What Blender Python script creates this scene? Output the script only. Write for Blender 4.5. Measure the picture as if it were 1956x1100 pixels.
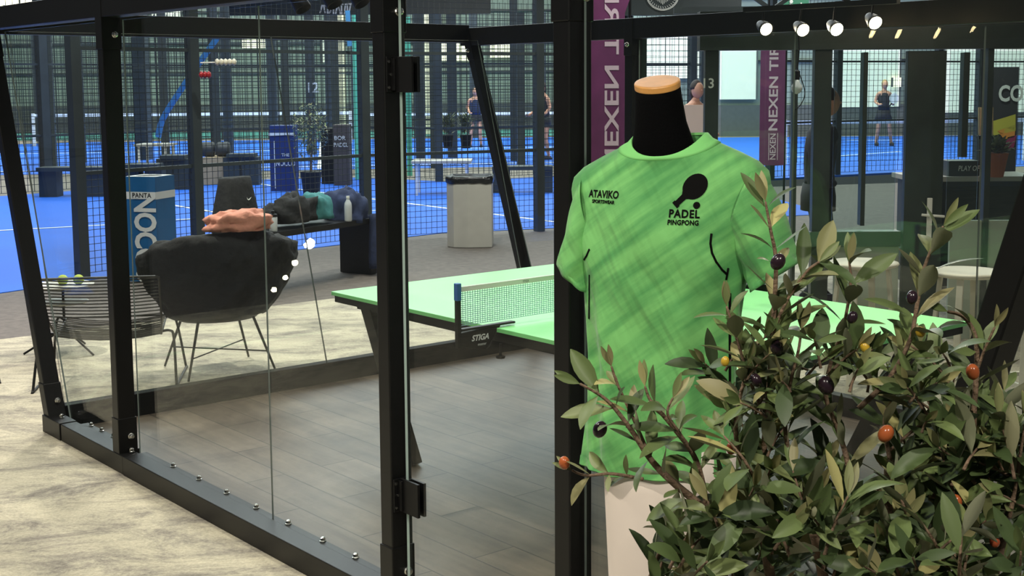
import bpy, math, random
from mathutils import Vector, Matrix, noise
from mathutils.bvhtree import BVHTree
R = math.radians
SC = bpy.context.scene
COL = SC.collection
for o in list(bpy.data.objects): bpy.data.objects.remove(o)
random.seed(7)

# ------------------------------------------------------------------ camera
F_PX, CY, EYE = 2502.3, 444.4, 1.74
PITCH, ROLL = R(6.5006), R(-.3971)
cam_d = bpy.data.cameras.new('camera'); cam = bpy.data.objects.new('camera', cam_d); COL.objects.link(cam)
FW = Vector((0, math.cos(PITCH), -math.sin(PITCH)))
_up = Vector((0, math.sin(PITCH), math.cos(PITCH))); _rt = Vector((1, 0, 0))
RT = math.cos(ROLL)*_rt + math.sin(ROLL)*_up
UP = -math.sin(ROLL)*_rt + math.cos(ROLL)*_up
cam.matrix_world = Matrix(((RT.x, UP.x, -FW.x, 0), (RT.y, UP.y, -FW.y, 0), (RT.z, UP.z, -FW.z, EYE), (0, 0, 0, 1)))
cam_d.sensor_width = 36; cam_d.sensor_fit = 'HORIZONTAL'
cam_d.lens = 36*F_PX/1956; cam_d.shift_y = -(550-CY)/1956
cam_d.clip_start = .05; cam_d.clip_end = 300
SC.camera = cam

# ------------------------------------------------------------------ world, lights, exposure
w = bpy.data.worlds.new('hall'); SC.world = w; w.use_nodes = True
w.node_tree.nodes['Background'].inputs[0].default_value = (.62, .68, .72, 1)
w.node_tree.nodes['Background'].inputs[1].default_value = .10
SC.view_settings.view_transform = 'Standard'; SC.view_settings.look = 'None'
SC.view_settings.gamma = 1; SC.view_settings.exposure = 0; SC.view_settings.use_curve_mapping = False
SC.cycles.transparent_max_bounces = 40
SC.cycles.max_bounces = 8

def area(name, loc, size, power, color, target=None, sy=None):
    l = bpy.data.lights.new(name, 'AREA'); l.energy = power; l.color = color; l.shape = 'RECTANGLE'
    l.size = size; l.size_y = sy or size
    o = bpy.data.objects.new(name, l); COL.objects.link(o); o.location = loc
    d = (Vector(target)-Vector(loc)) if target else Vector((0, 0, -1))
    o.rotation_euler = d.to_track_quat('-Z', 'Y').to_euler(); return o
def spot(loc, target, power, color, deg=80, rad=.06, blend=.8):
    l = bpy.data.lights.new('overhead_spot', 'SPOT'); l.energy = power; l.color = color; l.spot_size = R(deg); l.spot_blend = blend; l.shadow_soft_size = rad  # used for ceiling spots and for the added fill spots
    o = bpy.data.objects.new('overhead_spot', l); COL.objects.link(o); o.location = loc
    o.rotation_euler = (Vector(target)-Vector(loc)).to_track_quat('-Z', 'Y').to_euler(); return o
area('court_light', (-4, 19, 8.5), 12, 1900, (.86, .94, 1), None, 8)
area('court_light', (-6, 35, 9), 22, 5200, (.86, .97, .95), None, 14)
area('court_light', (9, 31, 9), 12, 2800, (.95, .97, .95), None, 14)
area('wall_fill', (0, 41, 8.5), 40, 1600, (.95, 1, .93), (0, 52, 3), 1.5)  # unseen area lamp added to brighten the far wall
WARM = (1, .94, .82)
spot((-3.4, 8.6, 4.6), (-3.0, 8.3, 0), 620, WARM, 100)
spot((-1.2, 9.6, 4.6), (-1.2, 9.0, 0), 480, WARM, 100)
spot((-3.6, 5.0, 4.6), (-2.6, 4.6, 0), 440, WARM, 100)
spot((-1.9, 2.2, 4.4), (-1.6, 2.8, 0), 340, WARM, 100)
spot((.1, 5.0, 4.6), (.4, 6.0, 0), 400, WARM, 90)
spot((2.4, 7.6, 4.6), (1.6, 6.2, 0), 380, WARM, 90)
spot((-.6, 11.6, 4.6), (-.5, 14.2, 0), 620, (1, .98, .92), 100)  # unseen fill spot added to brighten the waste bin
spot((-3.4, 10.4, 4.6), (-3.2, 11.6, 0), 420, (1, .98, .92), 100)  # unseen fill spot added for the walkway and deposit bin
spot((1.6, 8.9, 3.6), (1.0, 10.3, 1.3), 120, (1, .98, .95), 80)  # unseen fill spot added to brighten the reversed banner
spot((3.4, 10.6, 3.8), (3.0, 13.5, 1.2), 320, (1, .98, .95), 100)  # unseen fill spot added to brighten the farther banner
spot((-.9, .2, 3.4), (.45, 3.0, 1.2), 190, WARM, 60, .10)  # unseen fill spot added above the camera for the shirt
spot((1.3, -.4, 3.5), (.6, 2.4, 1.0), 215, WARM, 60, .10)  # unseen fill spot added behind the camera for the olive tree

# ------------------------------------------------------------------ materials
def lin(c):
    return tuple(((x/255)/12.92 if x/255 <= .04045 else ((x/255+.055)/1.055)**2.4) for x in c)+(1,)
MATS = {}
def mat(name, rgb, rough=.6, metal=0, emit=0, spec=.5, noise_amt=0, noise_scale=8, bump=0, bump_scale=60, trans=0):
    if name in MATS: return MATS[name]
    m = bpy.data.materials.new(name); m.use_nodes = True; nt = m.node_tree; b = nt.nodes['Principled BSDF']
    c = lin(rgb); b.inputs['Base Color'].default_value = c
    b.inputs['Roughness'].default_value = rough; b.inputs['Metallic'].default_value = metal
    b.inputs['Specular IOR Level'].default_value = spec
    if trans: b.inputs['Transmission Weight'].default_value = trans
    if emit:
        b.inputs['Emission Color'].default_value = c; b.inputs['Emission Strength'].default_value = emit
    tc = nt.nodes.new('ShaderNodeTexCoord')
    if noise_amt:
        n = nt.nodes.new('ShaderNodeTexNoise'); n.inputs['Scale'].default_value = noise_scale; n.inputs['Detail'].default_value = 6
        nt.links.new(tc.outputs['Object'], n.inputs['Vector'])
        r = nt.nodes.new('ShaderNodeValToRGB'); r.color_ramp.elements[0].position = .3; r.color_ramp.elements[1].position = .7
        k = noise_amt
        r.color_ramp.elements[0].color = tuple(x*(1-k) for x in c[:3])+(1,)
        r.color_ramp.elements[1].color = tuple(min(1, x*(1+k)) for x in c[:3])+(1,)
        nt.links.new(n.outputs['Fac'], r.inputs['Fac']); nt.links.new(r.outputs['Color'], b.inputs['Base Color'])
    if bump:
        n2 = nt.nodes.new('ShaderNodeTexNoise'); n2.inputs['Scale'].default_value = bump_scale; n2.inputs['Detail'].default_value = 4
        nt.links.new(tc.outputs['Object'], n2.inputs['Vector'])
        bp = nt.nodes.new('ShaderNodeBump'); bp.inputs['Strength'].default_value = bump; bp.inputs['Distance'].default_value = .01
        nt.links.new(n2.outputs['Fac'], bp.inputs['Height']); nt.links.new(bp.outputs['Normal'], b.inputs['Normal'])
    MATS[name] = m; return m

M_BLACK = mat('black powder coat', (13, 13, 13), .42, 0, spec=.35, noise_amt=.15, noise_scale=30)
M_BLACK2 = mat('black plastic', (11, 11, 12), .5, spec=.3)
M_DARK = mat('dark painted steel', (48, 56, 58), .5, noise_amt=.15, noise_scale=4)
M_GREENDARK = mat('dark green paint', (52, 62, 58), .35, noise_amt=.25, noise_scale=5)
M_STEEL = mat('zinc bolt', (205, 205, 200), .25, 1)
M_WHITE = mat('white paint', (235, 233, 225), .5)
M_LINE = mat('white court line', (235, 240, 245), .7)
M_TGREEN = mat('table top green', (138, 226, 142), .38, noise_amt=.04, noise_scale=3)
M_TEDGE = mat('table edge green', (104, 170, 128), .5)
M_WOOD = mat('maple wood', (222, 160, 88), .4, noise_amt=.12, noise_scale=25)
M_FELT = mat('black jersey', (6, 6, 7), 1, spec=.1, bump=.2, bump_scale=200)
M_CLOTH = mat('black cloth', (26, 27, 28), .9, noise_amt=.35, noise_scale=18, bump=.8, bump_scale=22)
M_PINK = mat('pink cloth', (222, 150, 128), .85, noise_amt=.15, noise_scale=14, bump=.9, bump_scale=18)
M_NAVY = mat('navy cloth', (34, 46, 78), .9, noise_amt=.25, noise_scale=9, bump=.6, bump_scale=18)
M_TEAL = mat('teal cloth', (56, 120, 122), .8, bump=.4, bump_scale=30)
M_GREY = mat('grey laminate', (176, 172, 162), .5, noise_amt=.05, noise_scale=9)
M_BLUEBOX = mat('blue printed card', (22, 96, 150), .45, noise_amt=.08, noise_scale=6)
M_LETTER = mat('white print', (225, 228, 225), .5)
M_NAVYBOX = mat('navy printed card', (24, 46, 104), .5)
M_PURPLE = mat('purple banner', (112, 46, 98), .6, noise_amt=.18, noise_scale=5)
M_WIRE = mat('grey wire', (72, 70, 66), .4, .6)
M_FENCE = mat('fence wire', (30, 38, 42), .5)
M_BANNERTXT = mat('banner lettering', (225, 200, 215), .6)
M_TWHITE = mat('cream stool', (214, 208, 190), .45)
M_CREAM = mat('cream pillar', (206, 200, 172), .6, noise_amt=.1, noise_scale=2)
M_SKIN = mat('skin', (206, 150, 122), .6)
M_HAIRB = mat('blond hair', (200, 170, 120), .7)
M_HAIRD = mat('dark hair', (50, 38, 32), .7)
M_DRESS = mat('dark sportswear', (38, 36, 44), .8)
M_RED = mat('red bead', (176, 24, 30), .35)
M_BEAD = mat('ivory bead', (232, 222, 200), .35)
M_STREAK = mat('blue strap', (70, 150, 225), .5, noise_amt=.2, noise_scale=6)
M_CYAN = mat('glass edge green', (96, 190, 160), .3)
M_BALL = mat('tennis ball', (196, 214, 92), .9, bump=.4, bump_scale=150)
M_TERRA = mat('terracotta', (176, 96, 66), .8, noise_amt=.1)
M_BRANCH = mat('olive bark', (120, 98, 78), .85, noise_amt=.3, noise_scale=60, bump=.6, bump_scale=120)
M_BOTTLE = mat('pale plastic', (190, 196, 200), .25)
M_BINBAG = mat('black bin liner', (14, 14, 15), .22, bump=1.0, bump_scale=30)
M_YEL = mat('yellow print', (196, 186, 70), .6); M_MAG = mat('magenta print', (150, 40, 90), .6); M_ORG = mat('orange print', (232, 150, 60), .6)
M_PLINTH = mat('white cloth cover', (238, 224, 212), .8, noise_amt=.03, noise_scale=6, bump=.25, bump_scale=6)
M_BULB = mat('warm lamp face', (255, 226, 170), .4, emit=60)
M_EXIT = mat('exit sign green', (60, 120, 95), .4, emit=.15)
M_KNOTWOOD = mat('wood slats', (150, 122, 84), .6, noise_amt=.2, noise_scale=10)

def glass_mat(name, tint, refl):
    m = bpy.data.materials.new(name); m.use_nodes = True; nt = m.node_tree; nt.nodes.clear()
    out = nt.nodes.new('ShaderNodeOutputMaterial'); mix = nt.nodes.new('ShaderNodeMixShader')
    tr = nt.nodes.new('ShaderNodeBsdfTransparent'); tr.inputs[0].default_value = tint
    gl = nt.nodes.new('ShaderNodeBsdfGlossy'); gl.inputs['Roughness'].default_value = 0.0; gl.inputs[0].default_value = (1, 1, 1, 1)
    fr = nt.nodes.new('ShaderNodeLayerWeight'); fr.inputs['Blend'].default_value = .5
    mp = nt.nodes.new('ShaderNodeMath'); mp.operation = 'POWER'; mp.inputs[1].default_value = 4
    ma = nt.nodes.new('ShaderNodeMath'); ma.operation = 'MULTIPLY_ADD'; ma.inputs[1].default_value = .30; ma.inputs[2].default_value = refl
    nt.links.new(fr.outputs['Facing'], mp.inputs[0]); nt.links.new(mp.outputs[0], ma.inputs[0]); nt.links.new(ma.outputs[0], mix.inputs[0])
    nt.links.new(tr.outputs[0], mix.inputs[1]); nt.links.new(gl.outputs[0], mix.inputs[2]); nt.links.new(mix.outputs[0], out.inputs[0])
    return m
M_GLASS = glass_mat('clear glass', (.965, .98, .972, 1), .022)
M_GLASSG = glass_mat('greenish glass', (.86, .93, .90, 1), .05)
M_GEDGE = mat('polished glass edge', (112, 122, 118), .2); M_GEDGE2 = mat('bright door glass edge', (205, 225, 218), .15)

def nodes_of(m): return m.node_tree, m.node_tree.nodes['Principled BSDF']
def make_carpet():
    m = mat('beige streaked carpet', (200, 190, 165), .95); nt, b = nodes_of(m)
    tc = nt.nodes.new('ShaderNodeTexCoord'); mp = nt.nodes.new('ShaderNodeMapping')
    mp.inputs['Rotation'].default_value = (0, 0, R(-28)); mp.inputs['Scale'].default_value = (1.0, 1.9, 1)
    n = nt.nodes.new('ShaderNodeTexNoise'); n.inputs['Scale'].default_value = 1.9; n.inputs['Detail'].default_value = 15; n.inputs['Roughness'].default_value = .84; n.inputs['Distortion'].default_value = .5
    nt.links.new(tc.outputs['Object'], mp.inputs[0]); nt.links.new(mp.outputs[0], n.inputs['Vector'])
    r = nt.nodes.new('ShaderNodeValToRGB'); e = r.color_ramp.elements
    e[0].position = .37; e[0].color = lin((112, 106, 98)); e[1].position = .62; e[1].color = lin((200, 192, 168))
    x = e.new(.44); x.color = lin((146, 140, 127)); x = e.new(.52); x.color = lin((180, 173, 152))
    nt.links.new(n.outputs['Fac'], r.inputs['Fac'])
    n2 = nt.nodes.new('ShaderNodeTexNoise'); n2.inputs['Scale'].default_value = 75; n2.inputs['Detail'].default_value = 6; n2.inputs['Roughness'].default_value = .7
    nt.links.new(tc.outputs['Object'], n2.inputs['Vector'])
    mx = nt.nodes.new('ShaderNodeMixRGB'); mx.blend_type = 'OVERLAY'; mx.inputs[0].default_value = .6
    nt.links.new(r.outputs['Color'], mx.inputs[1]); nt.links.new(n2.outputs['Fac'], mx.inputs[2]); nt.links.new(mx.outputs[0], b.inputs['Base Color'])
    bp = nt.nodes.new('ShaderNodeBump'); bp.inputs['Strength'].default_value = .5; bp.inputs['Distance'].default_value = .004
    nt.links.new(n2.outputs['Fac'], bp.inputs['Height']); nt.links.new(bp.outputs['Normal'], b.inputs['Normal'])
    return m
M_CARPET = make_carpet()
CAGE_ANG = R(50.42)
def make_tile():
    m = mat('dark plank floor', (100, 94, 86), .42, spec=.4); nt, b = nodes_of(m)
    tc = nt.nodes.new('ShaderNodeTexCoord'); mp = nt.nodes.new('ShaderNodeMapping')
    mp.inputs['Rotation'].default_value = (0, 0, CAGE_ANG)
    br = nt.nodes.new('ShaderNodeTexBrick'); br.inputs['Scale'].default_value = 1
    br.inputs['Brick Width'].default_value = .92; br.inputs['Row Height'].default_value = .19; br.inputs['Mortar Size'].default_value = .0035
    br.inputs['Color1'].default_value = lin((82, 75, 67)); br.inputs['Color2'].default_value = lin((98, 90, 80)); br.inputs['Mortar'].default_value = lin((44, 41, 38))
    nt.links.new(tc.outputs['Object'], mp.inputs[0]); nt.links.new(mp.outputs[0], br.inputs['Vector'])
    mp2 = nt.nodes.new('ShaderNodeMapping'); mp2.inputs['Scale'].default_value = (1, 6, 1); nt.links.new(mp.outputs[0], mp2.inputs[0])
    n = nt.nodes.new('ShaderNodeTexNoise'); n.inputs['Scale'].default_value = 2.2; n.inputs['Detail'].default_value = 7; n.inputs['Roughness'].default_value = .65
    nt.links.new(mp2.outputs[0], n.inputs['Vector'])
    r = nt.nodes.new('ShaderNodeValToRGB'); r.color_ramp.elements[0].position = .3; r.color_ramp.elements[0].color = (.55, .53, .51, 1); r.color_ramp.elements[1].position = .75; r.color_ramp.elements[1].color = (1.25, 1.22, 1.15, 1)
    nt.links.new(n.outputs['Fac'], r.inputs['Fac'])
    mx = nt.nodes.new('ShaderNodeMixRGB'); mx.blend_type = 'MULTIPLY'; mx.inputs[0].default_value = 1
    nt.links.new(br.outputs['Color'], mx.inputs[1]); nt.links.new(r.outputs['Color'], mx.inputs[2]); nt.links.new(mx.outputs[0], b.inputs['Base Color'])
    bp = nt.nodes.new('ShaderNodeBump'); bp.inputs['Strength'].default_value = .25; bp.inputs['Distance'].default_value = .003
    nt.links.new(br.outputs['Fac'], bp.inputs['Height']); nt.links.new(bp.outputs['Normal'], b.inputs['Normal'])
    return m
M_TILE = make_tile()
M_WALK = mat('dark brown walkway', (98, 90, 84), .8, noise_amt=.22, noise_scale=14, bump=.3, bump_scale=90)
M_BROWN = mat('tan walkway', (132, 124, 112), .8, noise_amt=.1, noise_scale=2)
M_BLUE = mat('blue court turf', (20, 98, 206), .75, noise_amt=.06, noise_scale=1.2, bump=.2, bump_scale=120)
M_TURQ = mat('green court turf', (92, 170, 160), .8, noise_amt=.08, noise_scale=1)
M_FARWALL = mat('pale cladding', (128, 142, 132), .7, noise_amt=.16, noise_scale=.7)
M_FARBASE = mat('dark wall base', (84, 88, 86), .7, noise_amt=.1)

# ------------------------------------------------------------------ helpers
def ray(px, py):
    return FW + RT*((px-978)/F_PX) - UP*((py-CY)/F_PX)
def at(px, py, Y):
    r = ray(px, py); return Vector((0, 0, EYE)) + r*(Y/r.y)
def gnd(px, py, z=0):
    r = ray(px, py); return Vector((0, 0, EYE)) + r*((z-EYE)/r.z)
DS = Vector((math.cos(CAGE_ANG), -math.sin(CAGE_ANG), 0)); DT = Vector((math.sin(CAGE_ANG), math.cos(CAGE_ANG), 0)); DZ = Vector((0, 0, 1))
W0 = Vector((-2.382, 6.508, 0))
def C(s, t, z=0): return W0 + DS*s + DT*t + DZ*z

def tag(o, label=None, cat=None, group=None, kind=None):
    if label: o['label'] = label
    if cat: o['category'] = cat
    if group: o['group'] = group
    if kind: o['kind'] = kind
    return o
def empty(name, loc=(0, 0, 0), label=None, cat=None, group=None):
    o = bpy.data.objects.new(name, None); o.empty_display_size = .1; o.location = loc; COL.objects.link(o)
    return tag(o, label, cat, group)
def wloc(o):
    v = Vector(o.location); p = o.parent
    while p: v += Vector(p.location); p = p.parent
    return v
class MB:
    def __init__(s): s.v = []; s.f = []; s.m = []
    def add(s, vs, fs, mi=0):
        b = len(s.v); s.v += [Vector(q) for q in vs]; s.f += [tuple(b+i for i in f) for f in fs]; s.m += [mi]*len(fs); return s
    def hexa(s, c8, mi=0):
        return s.add(c8, [(0, 3, 2, 1), (4, 5, 6, 7), (0, 1, 5, 4), (1, 2, 6, 5), (2, 3, 7, 6), (3, 0, 4, 7)], mi)
    def box(s, c, sx, sy, sz, ax=Vector((1, 0, 0)), ay=Vector((0, 1, 0)), az=DZ, mi=0):
        c = Vector(c); X = ax*(sx/2); Y = ay*(sy/2); Z = az*(sz/2)
        return s.hexa([c-X-Y-Z, c+X-Y-Z, c+X+Y-Z, c-X+Y-Z, c-X-Y+Z, c+X-Y+Z, c+X+Y+Z, c-X+Y+Z], mi)
    def cbox(s, s0, s1, t0, t1, z0, z1, mi=0):      # box in the enclosure's frame
        return s.hexa([C(s0, t0, z0), C(s1, t0, z0), C(s1, t1, z0), C(s0, t1, z0), C(s0, t0, z1), C(s1, t0, z1), C(s1, t1, z1), C(s0, t1, z1)], mi)
    def bar(s, a, b, wd, ht, up=DZ, mi=0):
        a = Vector(a); b = Vector(b); d = (b-a).normalized()
        if abs(d.dot(up)) > .98: up = Vector((0, 1, 0))
        X = d.cross(up).normalized(); Y = X.cross(d).normalized(); X = X*(wd/2); Y = Y*(ht/2)
        return s.hexa([a-X-Y, a+X-Y, a+X+Y, a-X+Y, b-X-Y, b+X-Y, b+X+Y, b-X+Y], mi)
    def rings(s, rs, mi=0, cap0=True, cap1=True, closed=True):
        n = len(rs[0]); vs = [p for r in rs for p in r]; fs = []
        for i in range(len(rs)-1):
            for j in range(n if closed else n-1):
                k = (j+1) % n; fs.append((i*n+j, i*n+k, (i+1)*n+k, (i+1)*n+j))
        if cap0: fs.append(tuple(range(n))[::-1])
        if cap1: fs.append(tuple((len(rs)-1)*n+j for j in range(n)))
        return s.add(vs, fs, mi)
    def tube(s, pts, r, n=8, mi=0):
        pts = [Vector(p) for p in pts]; rr = r if isinstance(r, (list, tuple)) else [r]*len(pts)
        rs = []; prev = None
        for i, p in enumerate(pts):
            d = (pts[min(i+1, len(pts)-1)]-pts[max(i-1, 0)]).normalized()
            if prev is None: prev = d.orthogonal().normalized()
            x = (prev-d*prev.dot(d))
            x = x.normalized() if x.length > 1e-6 else d.orthogonal().normalized()
            prev = x; y = d.cross(x)
            rs.append([p+(x*math.cos(2*math.pi*j/n)+y*math.sin(2*math.pi*j/n))*rr[i] for j in range(n)])
        return s.rings(rs, mi)
    def lathe(s, c, prof, n=24, axis=DZ, mi=0):
        c = Vector(c); axis = axis.normalized(); x = axis.orthogonal().normalized(); y = axis.cross(x)
        return s.rings([[c+axis*h+(x*math.cos(2*math.pi*j/n)+y*math.sin(2*math.pi*j/n))*max(r, 1e-4) for j in range(n)] for r, h in prof], mi)
    def build(s, name, mats, parent=None, smooth=False, bevel=0, origin=None, subsurf=0):
        if not isinstance(mats, (list, tuple)): mats = [mats]
        o0 = wloc(parent) if parent else Vector((0, 0, 0))
        og = Vector(origin) if origin is not None else o0
        me = bpy.data.meshes.new(name); me.from_pydata([tuple(v-og) for v in s.v], [], s.f)
        for m in mats: me.materials.append(m)
        for p, i in zip(me.polygons, s.m): p.material_index = i; p.use_smooth = smooth
        me.update()
        import bmesh
        bm = bmesh.new(); bm.from_mesh(me); bmesh.ops.recalc_face_normals(bm, faces=bm.faces); bm.to_mesh(me); bm.free()
        o = bpy.data.objects.new(name, me); COL.objects.link(o)
        if parent: o.parent = parent
        o.location = og-o0
        if bevel:
            b = o.modifiers.new('bevel', 'BEVEL'); b.width = bevel; b.segments = 2; b.limit_method = 'ANGLE'
        if subsurf:
            b = o.modifiers.new('sub', 'SUBSURF'); b.levels = subsurf; b.render_levels = subsurf
        return o
def kids(o): return [c for c in bpy.data.objects if c.parent == o]
def copy_tree(o, parent=None):
    c = o.copy(); COL.objects.link(c); c.parent = parent
    for ch in kids(o): copy_tree(ch, c)
    return c
def text_geo(txt, size, bold=0.0, spacing=1.0, shear=0):
    cu = bpy.data.curves.new('lettering', 'FONT'); cu.body = txt; cu.size = size; cu.align_x = 'CENTER'; cu.align_y = 'CENTER'
    cu.offset = bold; cu.space_character = spacing; cu.extrude = 0; cu.resolution_u = 3; cu.shear = shear
    o = bpy.data.objects.new('lettering', cu); COL.objects.link(o)
    bpy.context.view_layer.update(); dg = bpy.context.evaluated_depsgraph_get()
    me = bpy.data.meshes.new_from_object(o.evaluated_get(dg))
    vs = [v.co.copy() for v in me.vertices]; fs = [tuple(p.vertices) for p in me.polygons]
    bpy.data.objects.remove(o); bpy.data.curves.remove(cu); bpy.data.meshes.remove(me)
    return vs, fs
def lettering(name, txt, size, c, ax, ay, m, parent, bold=0, sx=1, sy=1, depth=.002, shear=0, spacing=1):
    vs, fs = text_geo(txt, size, bold, spacing, shear); nrm = ax.cross(ay).normalized()
    b = MB(); b.add([Vector(c)+ax*(v.x*sx)+ay*(v.y*sy)+nrm*depth for v in vs], fs)
    return b.build(name, m, parent)

# ------------------------------------------------------------------ floors
def slab(name, pts, z0, z1, m, kind='structure'):
    b = MB(); n = len(pts)
    b.add([(x, y, z0) for x, y in pts]+[(x, y, z1) for x, y in pts], [tuple(range(n))[::-1], tuple(range(n, 2*n))]+[(i, (i+1) % n, n+(i+1) % n, n+i) for i in range(n)])
    o = b.build(name, m); tag(o, kind=kind); return o
e0 = Vector((-3.56, 8.95, 0)); e1 = Vector((-1.38, 10.68, 0)); ed = (e1-e0).normalized()
A1 = e0-ed*6; A2 = e0+ed*11
slab('floor', [(-9, -4), (9, -4), (16, 6), (A2.x, A2.y), (A1.x, A1.y), (-9, 2)], -.05, 0, M_CARPET)
slab('floor', [(A1.x, A1.y), (A2.x, A2.y), (16, 24), (10, 23.4), (-2, 20), (-12, 12), (-14, 6)], -.055, -.003, M_WALK)
q = [C(.02, .02), C(4.82, .02), C(4.82, 3.3), C(.02, 3.3)]
slab('floor', [(p.x, p.y) for p in q], 0, .006, M_TILE)
# blue court near the lounge
courtA = [(-6.4, 8.6), (-4.35, 11.0), (-2.32, 13.76), (-.82, 15.28), (.49, 15.72), (4.2, 17.2), (3.2, 26.0), (-1.19, 23.4), (-2.9, 24.6), (-5.56, 24.0), (-8.2, 20.9), (-15, 15)]
cA = slab('floor', courtA, -.03, .004, M_BLUE)
slab('floor', [(-8.2, 20.7), (-5.5, 23.8), (-2.9, 24.4), (-1.2, 23.2), (4, 26), (16, 23.4), (22, 24), (30, 60), (-40, 60), (-30, 20)], -.04, -.001, M_BROWN)
cB = slab('floor', [(-13.5, 25.5), (.5, 27.6), (4.0, 28.2), (3.2, 42.5), (-14, 41.0), (-22, 33)], -.03, .006, M_BLUE)
cC = slab('floor', [(-26, 42.5), (2.5, 43.6), (2.5, 50), (-26, 49)], -.03, .006, M_TURQ)
cD = slab('floor', [(4.6, 23.5), (8.2, 25.4), (11, 26.8), (17, 29.5), (17, 41.5), (4.6, 41.2)], -.03, .006, M_BLUE)
def line(par, a, b, wd=.05, z=.008):
    m = MB(); a = Vector((a[0], a[1], z)); b = Vector((b[0], b[1], z)); m.bar(a, b, wd, .004)
    return m.build('court_line', M_LINE, par)
def gl(p): return tuple(gnd(*p))[:2]
line(cA, gl((-30, 443)), gl((330, 424)), .06); line(cA, gl((160, 364)), gl((420, 408)), .06); line(cA, gl((330, 421)), gl((770, 401)), .05)
line(cA, gl((415, 341)), gl((640, 372)), .06); line(cA, gl((640, 372)), gl((1060, 425)), .06)
line(cB, (-12.5, 26.6), (3.5, 29.2), .08); line(cB, (-15, 34), (3.4, 36), .08); line(cB, (-4, 27.2), (-6, 41.5), .08)
line(cD, gl((1580, 300)), gl((1720, 290)), .07); line(cD, gl((1585, 268)), gl((1720, 268)), .1); line(cD, gl((1490, 300)), gl((1560, 300)), .07)

# ------------------------------------------------------------------ far walls
b = MB(); P = [Vector((-34, 50.5, 0)), Vector((3.6, 50.5, 0)), Vector((3.6, 42.2, 0)), Vector((26, 42.2, 0))]
for i in (0, 1, 2):
    n_ = (P[i+1]-P[i]).normalized().cross(DZ)
    b.hexa([P[i], P[i+1], P[i+1]-n_*.3, P[i]-n_*.3]+[p+DZ*9 for p in (P[i], P[i+1], P[i+1]-n_*.3, P[i]-n_*.3)])
wb = b.build('wall_back', M_FARWALL); tag(wb, kind='structure')
b = MB(); b.box((-15, 50.4, .5), 38, .12, 1.0); b.box((14.8, 42.1, .5), 22.4, .12, 1.0)
tag(b.build('trim_1', M_FARBASE), kind='structure')
M_WIN = mat('daylit window', (250, 246, 214), .5, emit=1.1)
M_WALLGLOW = mat('pale cladding glow', (228, 232, 214), .6, emit=.35)  # stretches of far wall whose brightness is put in as emission
wi = 0  # panels cover windows and the glowing wall stretches
for (x0, x1, y0, y1, Y, m) in ((-20, 215, -60, 18, 50.2, mat('lit wall glow', (250, 244, 206), .5, emit=2.5)), (290, 345, -30, 40, 50.2, M_WALLGLOW), (462, 508, 66, 92, 50.2, M_WIN), (615, 640, 60, 120, 50.2, M_WALLGLOW),  # first panel: lit wall at top left, its light put in as emission
    (820, 843, -20, 60, 50.2, M_WIN), (840, 905, 82, 118, 50.2, M_WIN), (935, 1000, 70, 110, 50.2, M_WIN), (1230, 1337, 50, 150, 42.05, M_WALLGLOW), (1372, 1446, 88, 190, 42.05, M_WALLGLOW), (1586, 1720, 90, 205, 42.05, M_WALLGLOW), (1800, 1960, 90, 215, 42.05, M_WALLGLOW), (1703, 1722, 148, 166, 41.9, M_WIN)):
    a = at(x0, y1, Y); c = at(x1, y0, Y); wi += 1
    b = MB(); b.box(((a.x+c.x)/2, Y, (a.z+c.z)/2), c.x-a.x, .1, c.z-a.z)
    # mullions stay in the window's own mesh
    nb = max(1, int((c.x-a.x)/1.1))
    for k in range(nb+1): b.box((a.x+(c.x-a.x)*k/nb, Y-.06, (a.z+c.z)/2), .05, .04, c.z-a.z, mi=1)
    tag(b.build('window_%d' % wi, [m, M_FARBASE]), kind='structure')
# horizontal cladding rails of the far wall
b = MB()
for z in (2.2, 3.3, 4.5, 5.6): b.box((-15, 50.42, z), 38, .1, .07); 
for z in (2.4, 3.4, 4.4): b.box((14.8, 42.12, z), 22.4, .1, .05)
tag(b.build('trim_2', M_DARK), kind='structure')

# ------------------------------------------------------------------ the glass enclosure
cage = empty('glass_enclosure', C(0, 0), 'black steel and glass ping pong enclosure with outward leaning end posts', 'glass enclosure')
TOP0, TOP1 = 2.04, 2.12
def kL(s0, k): return lambda z: s0-k*z
def lean_post(s_of, sw, t0, t1, name='post', sleeve=True):
    b = MB()
    z0, z1 = 0.0, TOP1
    def ring(z, g=0):
        s = s_of(z); return [C(s-g, t0-g, z), C(s+sw+g, t0-g, z), C(s+sw+g, t1+g, z), C(s-g, t1+g, z)]
    b.rings([ring(z0), ring(z1)])
    po = b.build(name, M_BLACK, cage, bevel=.004)
    if sleeve:
        for za, zb_ in ((0, .245), (1.90, TOP1)):
            b = MB(); b.rings([ring(za, .004), ring(zb_, .004)]); b.build('post_sleeve', M_BLACK, po, bevel=.003)
        for z, da in ((.16, 1), (1.965, 1)):
            s = s_of(z); bb = MB()
            bb.lathe(C(s+sw*.5, t0-.005, z) if t0 > 1 else C(s+sw+.004, (t0+t1)/2+.012, z), [(.0145, 0), (.0145, .006), (.011, .009), (.011, .018), (.006, .021)], 6 if False else 12, -DT if t0 > 1 else DS)
            bb.build('bolt', M_STEEL, po, smooth=False)
    return po
for (s0, k) in ((.035, .36), (.875, 0), (3.055, 0), (3.912, 0), (4.78, -.30)):
    lean_post(kL(s0, k), .064, 0, .082)
for (s0, k) in ((.035, .36), (.875, 0), (4.78, -.30)):
    lean_post(kL(s0, k), .064, 3.25, 3.33)
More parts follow.
